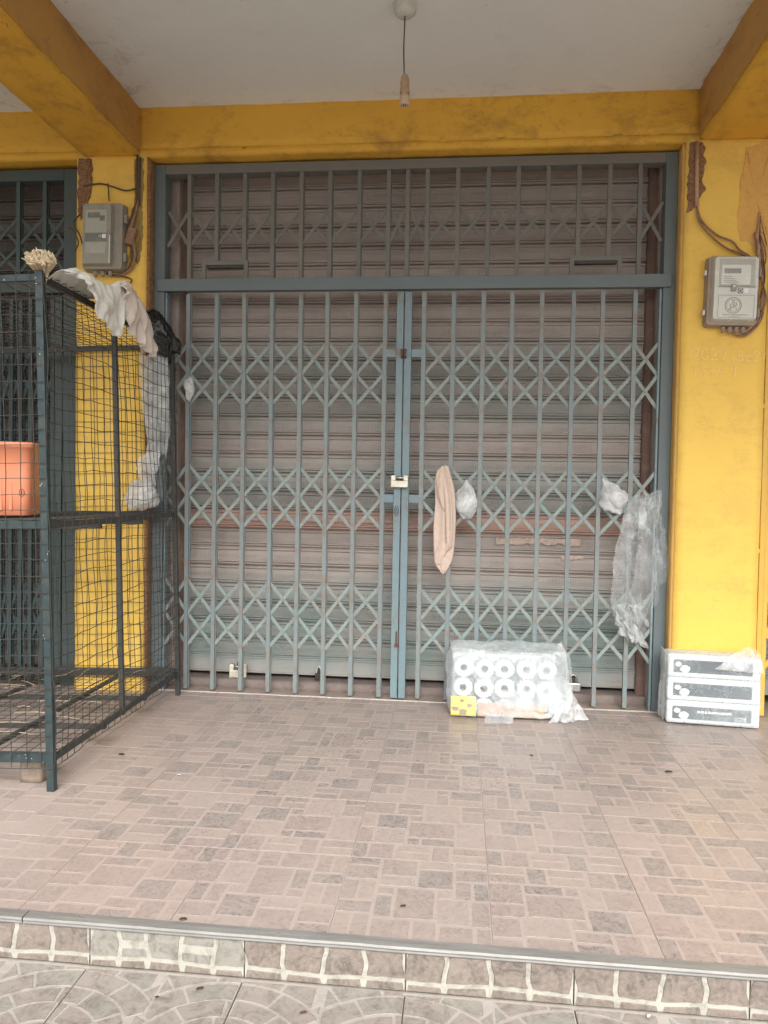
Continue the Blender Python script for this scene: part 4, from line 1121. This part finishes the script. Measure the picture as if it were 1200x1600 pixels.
# broom whose stalk ends point at the street
BR = thing('straw_broom', 'bundle of pale straw stalks lying on the front corner of the wire cage', 'broom', (-1.285, -1.60, 2.06))
m = MB(); mt_ = MB()
for k in range(210):
    a = rnd.uniform(0, 2*math.pi); r_ = math.sqrt(rnd.random())
    x, z = r_*math.cos(a)*.062, r_*math.sin(a)*.024+.024
    e0 = Vector((x+rnd.uniform(-.004,.004), rnd.uniform(-.015, .015), z+abs(rnd.gauss(0,.005)))); e1 = Vector((x*.5-.025, .05, z*.4-.015)); e2 = Vector((x*.14-.05, .085, z*.3-.09)); e3 = Vector((x*.1-.052, .09+z*.2, -.45))
    m.tube([e0, e1, e2, e3], [.0021, .0019, .0017, .0015], 4)
    d_ = Vector((x*3+rnd.uniform(-.3,.3), -1, (z-.02)*14+rnd.uniform(-.2,.5))).normalized()
    mt_.tube([e0+d_*.018, e0+d_*.006, e0-d_*.004], [.0016, .0034, .0022], 5)
stuff(m.build('stalks', BROOM, BR, local=True)); stuff(mt_.build('stalk_tips', STRAWTIP, BR, local=True))
MB().tube([(-.051+.011*math.cos(2*math.pi*k/16), .088+.009*math.sin(2*math.pi*k/16), -.16) for k in range(17)], .004, 6).build('binding', CABLE, BR, local=True)

# ---------------- cloth helpers
def sheet(name, rows, parent_kind, mat, nu=40, nv=60, fold=.012, ff=5, seed=0, solid=.0018, crumple=.0, cf=18, pinch=None, parent=None):
    """hanging cloth: rows = [(v, left point, right point)] with folds across"""
    rows = [(v, Vector(a), Vector(b)) for v, a, b in rows]
    def P(u, v):
        for (v0, a0, b0), (v1, a1, b1) in zip(rows[:-1], rows[1:]):
            if v <= v1+1e-9:
                k = (v-v0)/(v1-v0); k = k*k*(3-2*k)
                a, b = a0.lerp(a1, k), b0.lerp(b1, k); break
        q = a.lerp(b, u)
        amp = fold*(.5+.7*nz((v*2, seed, 0))+.3)
        d = amp*(2.1*nz((u*ff*1.25+seed, v*1.7, seed))-2.6*abs(nz((u*ff*1.5+v*1.3, v*1.4-u, seed+11)))+.9*nz((u*ff*3.1, v*3.6, seed+3))+.35*math.sin(2*math.pi*ff*u+2.2*nz((u*3, v*2.2, seed))+seed))
        side = (b-a).normalized(); n_ = side.cross(Vector((0,0,1)))
        if n_.length < .1: n_ = Vector((0,-1,0))
        n_.normalize()
        q = q+n_*d+side*amp*.9*nz((u*ff, v*2.5, seed+7))
        if crumple:
            q = q+noise.noise_vector(q*cf)*crumple+noise.noise_vector(q*cf*2.7)*crumple*.5
        return q
    m = MB().grid(P, nu, nv)
    return m.build(name, mat, parent, smooth=True, solid=solid)
# beige cloth on the right leaf
BCL = thing('hanging_cloth', 'beige cloth hung folded on the right gate leaf below mid height', 'cloth', (.25, -.05, 1.36))
def limp(name, left, right, y0, belly, seed, parent, mat, pleat=.010, nu=30, nv=70):
    """limp layer of cloth: edges follow two polylines (x, z), belly swells towards the street"""
    def at(pl, v):
        k = v*(len(pl)-1); i = min(int(k), len(pl)-2); f = k-i
        p0, p1, p2, p3 = pl[max(i-1, 0)], pl[i], pl[i+1], pl[min(i+2, len(pl)-1)]
        return [.5*((2*p1[q])+(p2[q]-p0[q])*f+(2*p0[q]-5*p1[q]+4*p2[q]-p3[q])*f*f+(3*p1[q]-p0[q]-3*p2[q]+p3[q])*f**3) for q in (0, 1)]
    def P(u, v):
        (xa, za), (xb, zb) = at(left, v), at(right, v)
        fold = abs(((u*2.1+.35*math.sin(v*3+seed)+.25*nz((u*2, v*2, seed))) % 1)*2-1)
        y = y0-belly*math.sin(math.pi*min(1, max(0, u)))**.7-pleat*(fold**1.6)*(.4+.6*math.sin(math.pi*v)**.5)-.004*nz((u*2.5, v*4, seed+3))
        return (xa+(xb-xa)*u, y, za+(zb-za)*u+.004*nz((u*3, v*5, seed+6)))
    return MB().grid(P, nu, nv).build(name, mat, parent, smooth=True, solid=.0035)
limp('cloth_back', [(.232,1.362),(.196,1.302),(.199,1.186),(.198,1.125),(.192,.998),(.196,.862),(.203,.80),(.249,.746)], [(.270,1.364),(.287,1.302),(.307,1.23),(.317,1.13),(.318,1.01),(.308,.862),(.285,.785),(.255,.744)], -.030, .012, 1.3, BCL, CLOTH)
limp('cloth_front', [(.240,1.364),(.246,1.28),(.252,1.18),(.256,1.08),(.262,.98),(.268,.91),(.262,.868)], [(.268,1.366),(.286,1.30),(.305,1.22),(.315,1.12),(.315,1.00),(.305,.92),(.296,.905)], -.046, .014, 3.1, BCL, CLOTH, .011)
limp('cloth_fold', [(.214,1.345),(.202,1.31),(.208,1.25),(.214,1.19),(.246,1.11)], [(.244,1.366),(.244,1.31),(.248,1.25),(.253,1.19),(.254,1.105)], -.048, .012, 5.4, BCL, CLOTH, .004, 20, 30)
limp('cloth_hem', [(.236,.93),(.214,.88),(.200,.84),(.206,.80)], [(.266,.918),(.272,.89),(.262,.85),(.236,.80)], -.044, .010, 7.7, BCL, CLOTH, .004, 20, 30)
# rags on the cage
def drape(name, top, bot, mat, parent, nu=70, nv=34, x0=-1.222, fold=.014, ff=7, seed=0, over=.10):
    """cloth laid over the side rail: hangs down the outside and tucks back over the top"""
    def ev(tab, y):
        for (ya, za), (yb, zb) in zip(tab[:-1], tab[1:]):
            if y <= yb: return za+(zb-za)*((y-ya)/(yb-ya))
        return tab[-1][1]
    y0, y1 = top[0][0], top[-1][0]
    def P(u, v):
        y = y0+(y1-y0)*u; zt, zb = ev(top, y), ev(bot, y)
        f_ = fold*(-2.6*abs(nz((u*ff*1.3-v*1.2, v*1.5+u, seed+8)))+1.+2.2*nz((u*ff*1.2+v*1.5, v*1.8-u*2, seed))+1.1*nz((u*ff*3+v*2, v*3.5, seed+2))+.3*math.sin(2*math.pi*ff*u+4*v+seed))
        if v < .3:
            k = 1-v/.3
            return (x0-over*k+f_*.5, y+.01*nz((u*9, v*4, seed)), zt-.06*k*k+.006*nz((u*20, v*9, seed)))
        k = (v-.3)/.7
        return (x0+.010*math.sin(math.pi*k)+f_*(.35+.65*k), y+.03*k*nz((u*5, v*3, seed))+f_*.4, zt+(zb-zt)*k+.004*nz((u*25, v*10, seed)))
    return MB().grid(P, nu, nv).build(name, mat, parent, smooth=True, solid=.002)
RG = thing('draped_rag', 'off-white rag draped over the top right rail of the wire cage', 'rag', (-1.25, -1.1, 2.05))
drape('rag_cloth', [(-1.53,2.065),(-1.44,2.10),(-1.30,2.108),(-1.19,2.10),(-1.10,2.12),(-.99,2.175),(-.93,2.16)], [(-1.53,2.055),(-1.40,2.06),(-1.32,2.03),(-1.26,1.945),(-1.16,1.925),(-1.11,1.895),(-1.05,1.90),(-1.0,2.02),(-.93,2.05)], RAG, RG, 90, 40, -1.232, .011, 6.5, 1.1)
R2 = thing('draped_rag', 'pinkish white rag hanging beside the off-white one over the cage rail', 'rag', (-1.25, -.85, 2.05))
drape('rag_cloth', [(-1.05,2.13),(-.99,2.165),(-.90,2.15),(-.82,2.11),(-.74,2.02),(-.69,1.93)], [(-1.05,2.09),(-1.0,2.01),(-.93,1.93),(-.86,1.905),(-.78,1.885),(-.72,1.86),(-.69,1.875)], RAGP, R2, 70, 36, -1.215, .012, 5.2, 4.6, .07)

def blob(name, c, rad, mat, seed, amp=.35, f=6, sub=4, parent=None, fine=.05, neck=None):
    bm = bmesh.new(); bmesh.ops.create_icosphere(bm, subdivisions=sub, radius=1)
    for v in bm.verts:
        d = v.co.normalized()
        k = 1+amp*nz(d*f*.35+Vector((seed, 0, 0)))+fine*2*abs(nz(d*f+Vector((seed, 3, 0))))+fine*nz(d*f*2.6+Vector((seed, 9, 0)))
        q = Vector((d.x*rad[0], d.y*rad[1], d.z*rad[2]))*k
        if neck and d.z > neck:
            s_ = (d.z-neck)/(1-neck); q.x *= 1-.75*s_; q.y *= 1-.75*s_; q.z += rad[2]*.5*s_
        v.co = q
    me = bpy.data.meshes.new(name); bm.to_mesh(me); bm.free(); me.materials.append(mat)
    me.polygons.foreach_set('use_smooth', [True]*len(me.polygons))
    o = bpy.data.objects.new(name, me); C.objects.link(o)
    if parent is None: o.location = c
    else:
        o.parent = parent; b = ORIG.get(parent, (0,0,0)); o.location = tuple(c[i]-b[i] for i in range(3))
    return o
# black bag on the cage's rear corner
kb = blob('black_bag', (-1.39, -.17, 2.085), (.070, .06, .125), BLACKBAG, 3, .5, 5, 5, None, .11)
kb.rotation_euler = (0, -.5, .2); tag(kb, 'crumpled black polythene bag stuffed on the rear top corner of the cage', 'bag')
# white bags behind the cage's side mesh
b1 = sheet('plastic_bag', [(0,(-1.50,-.20,1.97),(-1.335,-.20,1.96)),(.3,(-1.49,-.21,1.80),(-1.32,-.20,1.80)),(.6,(-1.465,-.22,1.60),(-1.315,-.20,1.62)),(.8,(-1.445,-.22,1.47),(-1.32,-.20,1.50)),(1,(-1.47,-.21,1.37),(-1.33,-.20,1.38))], 0, FILM_BAG, 50, 80, .016, 2.0, 1.9, 0, .008, 7)
tag(b1, 'long milky plastic bag hanging inside the rear of the wire cage', 'bag')
b2 = blob('plastic_bag', (-1.465, -.24, 1.165), (.088, .06, .08), FILM_BALL, 9, .35, 5, 5, None, .07)
tag(b2, 'small bunched white plastic bag resting on the rear of the cage shelf', 'bag')
b3 = sheet('plastic_bag', [(0,(-1.49,-.235,1.40),(-1.36,-.23,1.42)),(.5,(-1.50,-.25,1.31),(-1.37,-.24,1.31)),(1,(-1.44,-.24,1.21),(-1.38,-.24,1.22))], 0, FILM_BALL, 30, 30, .014, 2.1, 6.9, 0, .012, 14)
tag(b3, 'knotted white plastic bag hanging between the long bag and the shelf', 'bag')
b4 = sheet('plastic_bag', [(0,(-1.385,-.22,1.40),(-1.345,-.21,1.40)),(.5,(-1.425,-.23,1.29),(-1.34,-.22,1.30)),(1,(-1.375,-.23,1.15),(-1.35,-.22,1.14))], 0, M_film('grey_bag_film', .95, (.16, .18, .18), 12), 24, 30, .012, 1.8, 3.3, 0, .010, 14)
tag(b4, 'dark grey plastic bag hanging in the rear corner above the cage shelf', 'bag')
b5 = blob('plastic_bag', (-1.262, -.045, 1.80), (.028, .025, .062), FILM_BALL, 31, .4, 5, 4, None, .08)
tag(b5, 'scrap of clear plastic tucked behind the cage top beside the first gate bar', 'plastic')
# balled film pushed into the lattice
b6 = blob('plastic_ball', (.375, -.022, 1.155), (.062, .045, .092), FILM_BALL, 41, .2, 5, 5, None, .045, neck=.75)
tag(b6, 'round ball of clear plastic in the lattice right of the beige cloth', 'plastic')
b7 = blob('plastic_ball', (1.202, -.025, 1.195), (.070, .045, .085), FILM_BALL, 52, .35, 5, 5, None, .05, neck=.7)
b7.rotation_euler = (0, -.5, 0)
tag(b7, 'white ball of plastic in the lattice left of the long hanging sheet', 'plastic')
# long clear sheet
PS = thing('plastic_sheet', 'long crumpled clear plastic sheet hanging near the right gate jamb', 'plastic sheet', (1.37, -.06, 1.23))
sheet('film_outer', [(0,(1.30,-.05,1.215),(1.44,-.05,1.245)),(.1,(1.272,-.055,1.17),(1.458,-.06,1.17)),(.3,(1.235,-.06,1.03),(1.425,-.065,1.03)),(.55,(1.197,-.065,.83),(1.46,-.07,.84)),(.78,(1.19,-.065,.62),(1.455,-.07,.65)),(.92,(1.225,-.06,.52),(1.41,-.065,.52)),(1,(1.30,-.055,.40),(1.375,-.06,.40))], 0, FILM_SHEET, 60, 90, .016, 3.3, 2.2, 0, .012, 16, parent=PS)
sheet('film_inner', [(0,(1.36,-.07,1.20),(1.455,-.07,1.25)),(.15,(1.33,-.085,1.14),(1.45,-.08,1.13)),(.5,(1.32,-.09,.88),(1.44,-.085,.90)),(.75,(1.29,-.085,.68),(1.44,-.08,.70)),(1,(1.32,-.08,.50),(1.36,-.08,.48))], 0, FILM_SHEET, 40, 60, .014, 2.5, 7.2, 0, .012, 18, parent=PS)
sheet('film_edge', [(0,(1.43,-.05,1.14),(1.46,-.04,1.12)),(.5,(1.44,-.055,.95),(1.50,-.05,.93)),(.8,(1.455,-.055,.86),(1.505,-.05,.84)),(1,(1.46,-.05,.72),(1.49,-.05,.74))], 0, FILM_SHEET, 16, 40, .010, 1.5, 3.4, 0, .010, 18, parent=PS)
sheet('film_tatters', [(0,(1.20,-.07,.60),(1.33,-.075,.61)),(.5,(1.215,-.075,.52),(1.35,-.08,.52)),(1,(1.24,-.07,.44),(1.40,-.07,.36))], 0, FILM_BAG, 40, 30, .02, 4.5, 9.2, 0, .022, 24, parent=PS)

# ================================================================== TOILET ROLL PACK
TP = thing('toilet_roll_pack', 'film wrapped pack of white toilet rolls standing against the gate', 'toilet rolls', (.62, -.21, 0), (0, 0, .03))
def tp(m, name, mat, par=None, **kw): return m.build(name, mat, par or TP, local=True, **kw)
rprof = MB().lathe([(.0205,-.052),(.046,-.053),(.0515,-.050),(.053,-.045),(.053,.045),(.0515,.05),(.0205,.052),(.0205,-.052)], (0,0,0), 26, 'y')
rme = rprof.mesh('toilet_roll', PAPER, True)
cme = MB().lathe([(.0204,-.051),(.0192,-.051),(.0192,.05),(.0204,.05)], (0,0,0), 18, 'y').add([(.0192*math.cos(2*math.pi*k/18), .03, .0192*math.sin(2*math.pi*k/18)) for k in range(18)], [tuple(range(18))]).mesh('roll_core', CORE, True)
for iz in range(3):
    for ix in range(5):
        o = bpy.data.objects.new('toilet_roll', rme); C.objects.link(o); o.parent = TP
        o.location = ((ix-2)*.111+rnd.uniform(-.004,.004)-.02, -.045+rnd.uniform(-.008,.006), .056+iz*.105+rnd.uniform(-.003,.003)); o.rotation_euler = (rnd.uniform(-.06,.06), rnd.uniform(-.3,.3), rnd.uniform(-.07,.07)); o.scale = (rnd.uniform(.96,1.03), 1, rnd.uniform(.93,1.02))
        k_ = bpy.data.objects.new('roll_core', cme); C.objects.link(k_); k_.parent = o
back = MB().rbox(-.30, .26, .012, .11, .01, .322, .03, .006, 9); tp(back, 'rear_layer', PAPER, smooth=True)
def wrapbox(x0, x1, y0, y1, z0, z1, amp, seed, n=34):
    """closed wrinkled film round a block"""
    m = MB(); hx, hy, hz = (x1-x0)/2, (y1-y0)/2, (z1-z0)/2; c = Vector(((x0+x1)/2, (y0+y1)/2, (z0+z1)/2))
    bm = bmesh.new(); bmesh.ops.create_cube(bm, size=2); bmesh.ops.subdivide_edges(bm, edges=bm.edges[:], cuts=n, use_grid_fill=True)
    vs_ = {}
    for i, v in enumerate(bm.verts):
        p_ = v.co.copy(); s = Vector((p_.x*math.sqrt(max(0,1-p_.y**2/2-p_.z**2/2+p_.y**2*p_.z**2/3)), p_.y*math.sqrt(max(0,1-p_.z**2/2-p_.x**2/2+p_.z**2*p_.x**2/3)), p_.z*math.sqrt(max(0,1-p_.x**2/2-p_.y**2/2+p_.x**2*p_.y**2/3))))
        q = p_.lerp(s, .22)
        q = Vector((q.x*hx, q.y*hy, q.z*hz))+c
        w_ = noise.noise_vector(q*11+Vector((seed,0,0)))*amp+noise.noise_vector(q*31+Vector((seed,0,0)))*amp*.5
        q += w_; q.z = max(q.z, .003)
        v.co = q
    me = bpy.data.meshes.new('film'); bm.to_mesh(me); bm.free()
    me.polygons.foreach_set('use_smooth', [True]*len(me.polygons))
    return me
def film_obj(me, name, mat, par):
    me.materials.append(mat); o = bpy.data.objects.new(name, me); C.objects.link(o); o.parent = par; return o
film_obj(wrapbox(-.335, .31, -.122, .125, .0, .39, .013, 3, 44), 'film_wrap', FILM, TP)
def blabel(x0, x1, z0, z1, y, mat, name, seed, par=TP):
    def P(u, v):
        x = x0+(x1-x0)*u; z = z0+(z1-z0)*v+.012*nz((u*4, seed, v))*v
        return (x+.012*nz((v*4, seed, 2))*u, y+.003*nz((x*30, z*30, seed)), z)
    return MB().grid(P, 30, 14).build(name, mat, par, smooth=True, local=True, solid=.0008)
sheet('film_veil', [(0,(-.21,-.128,.35),(.31,-.128,.375)),(.4,(-.20,-.132,.24),(.325,-.132,.25)),(.75,(-.10,-.134,.13),(.33,-.136,.13)),(1,(-.05,-.13,.07),(.31,-.14,.05))], 0, FILM, 60, 40, .006, 6, 3.7, 0, .006, 14).parent = TP
blabel(-.31, -.175, .012, .118, -.108, LABELY, 'yellow_label', 2)
m = MB()
for (x, z, r_) in ((-.285,.05,.018),(-.245,.035,.022),(-.21,.07,.014),(-.25,.095,.012)):
    m.add([(x+r_*math.cos(2*math.pi*k/10)*(1+.3*math.sin(k*2.1)), -.1125, z+r_*.7*math.sin(2*math.pi*k/10)) for k in range(10)], [tuple(range(10))])
tp(m, 'label_print', BROWNP)
blabel(-.165, .20, .012, .092, -.109, LABELP, 'rose_label', 6)
m = MB()
for k in range(26):
    x, z = rnd.uniform(-.02, .18), rnd.uniform(.02, .08); m.add([(x,-.1135,z),(x+rnd.uniform(.006,.02),-.1135,z+rnd.uniform(-.012,.012)),(x+rnd.uniform(.0,.006),-.1135,z+.004)], [(0,1,2)])
tp(m, 'label_print', LABELY)
sheet('film_tail', [(0,(.25,-.115,.18),(.325,.02,.19)),(.5,(.26,-.14,.075),(.39,-.04,.085)),(1,(.20,-.17,.006),(.43,-.09,.008))], 0, FILM_BAG, 40, 36, .012, 3, 4, 0, .010, 22).parent = TP
sheet('film_end', [(0,(.24,-.115,.36),(.30,.06,.40)),(.4,(.30,-.10,.33),(.325,.06,.34)),(1,(.305,-.12,.12),(.345,.05,.12))], 0, FILM_BAG, 34, 40, .010, 3, 8, 0, .009, 22).parent = TP
sheet('film_flap', [(0,(-.12,-.118,.03),(.03,-.118,.03)),(.5,(-.13,-.15,.006),(.02,-.15,.006)),(1,(-.13,-.20,.004),(.015,-.195,.004))], 0, FILM, 20, 20, .002, 2, 8, 0, .002, 22).parent = TP

# ================================================================== PACK OF THREE WHITE CARTONS
CP = thing('carton_pack', 'film wrapped stack of three white cartons with charcoal panels by the right pillar', 'boxes', (1.70, -.19, 0), (0, .0, -.10))
CWX = .232
for k in range(3):
    z = .006+k*.124
    ca = MB().box(-CWX, CWX, -.085, .06, z, z+.1225).build('carton', CARTON, CP, local=True, bevel=.012)
    x0, x1 = -CWX+.030, CWX-.042
    plate(x0, x1, z+.026, z+.094, -.0852, -.0862, 'charcoal_panel', PANELINK, ca, .004, 0)
    # pale printed scrolls at the panel's left end and print bars
    m = MB()
    for (x, zz, r_) in ((x0+.024, z+.070, .017), (x0+.058, z+.046, .026)):
        m.add([(x+r_*math.cos(2*math.pi*q/14)*(1+.18*math.sin(q*2.7)), -.0868-.0003*k, zz+r_*.8*math.sin(2*math.pi*q/14)) for q in range(14)], [tuple(range(14))])
    m.build('printed_flower', CARTON, ca, local=True)
    if k: continue
    m = MB(); x = x0+.125
    while x < x0+.285:
        w_ = rnd.uniform(.008, .016); m.box(x, x+w_, -.0870, -.0863, z+.062, z+.074); x += w_+.004
    m.build('print_bar', WHITE, ca, local=True)
fc = bpy.data.curves.new('koi', 'FONT'); fc.body = 'KOI'; fc.size = .034; fc.extrude = .0003; fc.align_x = 'CENTER'; fc.align_y = 'CENTER'
fo = bpy.data.objects.new('koi_tmp', fc); C.objects.link(fo)
bpy.context.view_layer.update()
fme = bpy.data.meshes.new_from_object(fo.evaluated_get(bpy.context.evaluated_depsgraph_get()))
bpy.data.objects.remove(fo)
fme.materials.clear(); fme.materials.append(WHITE)
lo = bpy.data.objects.new('printed_letters', fme); C.objects.link(lo); lo.parent = CP
lo.location = (CWX-.095, -.0878, .050); lo.rotation_euler = (math.pi/2, math.pi, 0)
for x in (-.14, -.05, .05, .14):
    MB().lathe([(.0001,-.0009),(.004,-.0007),(.0045,0)], (x, -.0852, .014), 10, 'y').build('staple_dot', GREYINK, CP, local=True)
film_obj(wrapbox(-CWX-.012, CWX+.012, -.094, .07, .0, .386, .004, 13), 'film_wrap', M_film('shrink_film', .27, (.80, .87, .90), 4, .1), CP)
sheet('film_peak', [(0,(.155,-.06,.425),(.185,-.05,.43)),(.35,(.10,-.085,.395),(.225,-.085,.40)),(1,(.0,-.102,.31),(.24,-.10,.30))], 0, FILM_BAG, 40, 30, .004, 2.5, 5, 0, .004, 18).parent = CP
sheet('film_side', [(0,(-CWX-.004,-.09,.385),(-CWX-.012,.06,.39)),(.5,(-CWX-.014,-.095,.20),(-CWX-.02,.05,.2)),(1,(-CWX-.010,-.09,.02),(-CWX-.02,.04,.015))], 0, FILM_BAG, 20, 30, .004, 2, 2, 0, .006, 18).parent = CP

# ================================================================== SMALL LITTER
def leaf_bit(x, y, z, s, a, label, mat=LEAF, cat='leaf', name='dry_leaf'):
    m = MB(); n = 10
    pts = [(s*math.cos(2*math.pi*k/n), s*.5*math.sin(2*math.pi*k/n)*(1+.3*math.sin(k*1.9)), .002+.3*s*abs(math.sin(2*math.pi*k/n))) for k in range(n)]
    m.add(pts+[(0, 0, .002+.05*s)], [(k, (k+1) % n, n) for k in range(n)])
    o = m.build(name, mat, smooth=True, solid=.0012); o.location = (x, y, z+.002); o.rotation_euler = (0, 0, a)
    return tag(o, label, cat)
leaf_bit(-.411, -2.37, .0, .011, .2, 'dark dry leaf on the step edge left of centre')
leaf_bit(-1.16, -1.14, .0, .014, .1, 'small dark leaf on the tiles beside the wire cage')
leaf_bit(.199, -2.221, .0, .009, .3, 'curled dark leaf on the floor tiles near the middle of the step')
leaf_bit(.693, -.875, .0, .011, 2.3, 'thin dry leaf on the tiles below the toilet roll pack')
leaf_bit(1.278, -.997, .0, .018, .1, 'dry twig leaf on the tiles in front of the carton pack')
leaf_bit(-.816, -1.336, .0, .009, .1, 'pale paper scrap on the tiles right of the cage post', RUBBISH, 'scrap', 'paper_scrap')
leaf_bit(-.323, -2.478, PZ, .010, .4, 'dark pebble on the lower paving left of the step middle', LEAF, 'pebble', 'pebble')
leaf_bit(-.423, -2.524, PZ, .006, .4, 'tiny dark pebble on the lower paving at left', LEAF, 'pebble', 'pebble')
leaf_bit(-.031, -2.535, PZ, .009, .4, 'reddish brown pebble on the lower paving near the bottom edge', RUSTY, 'pebble', 'pebble')
leaf_bit(.849, -2.435, PZ, .009, 1.2, 'white pebble lying against the foot of the step at right', RUBBISH, 'pebble', 'pebble')
leaf_bit(-1.43, -1.43, .0, .03, .3, 'pale crumpled scrap on the floor under the wire cage', RUBBISH, 'scrap', 'paper_scrap')
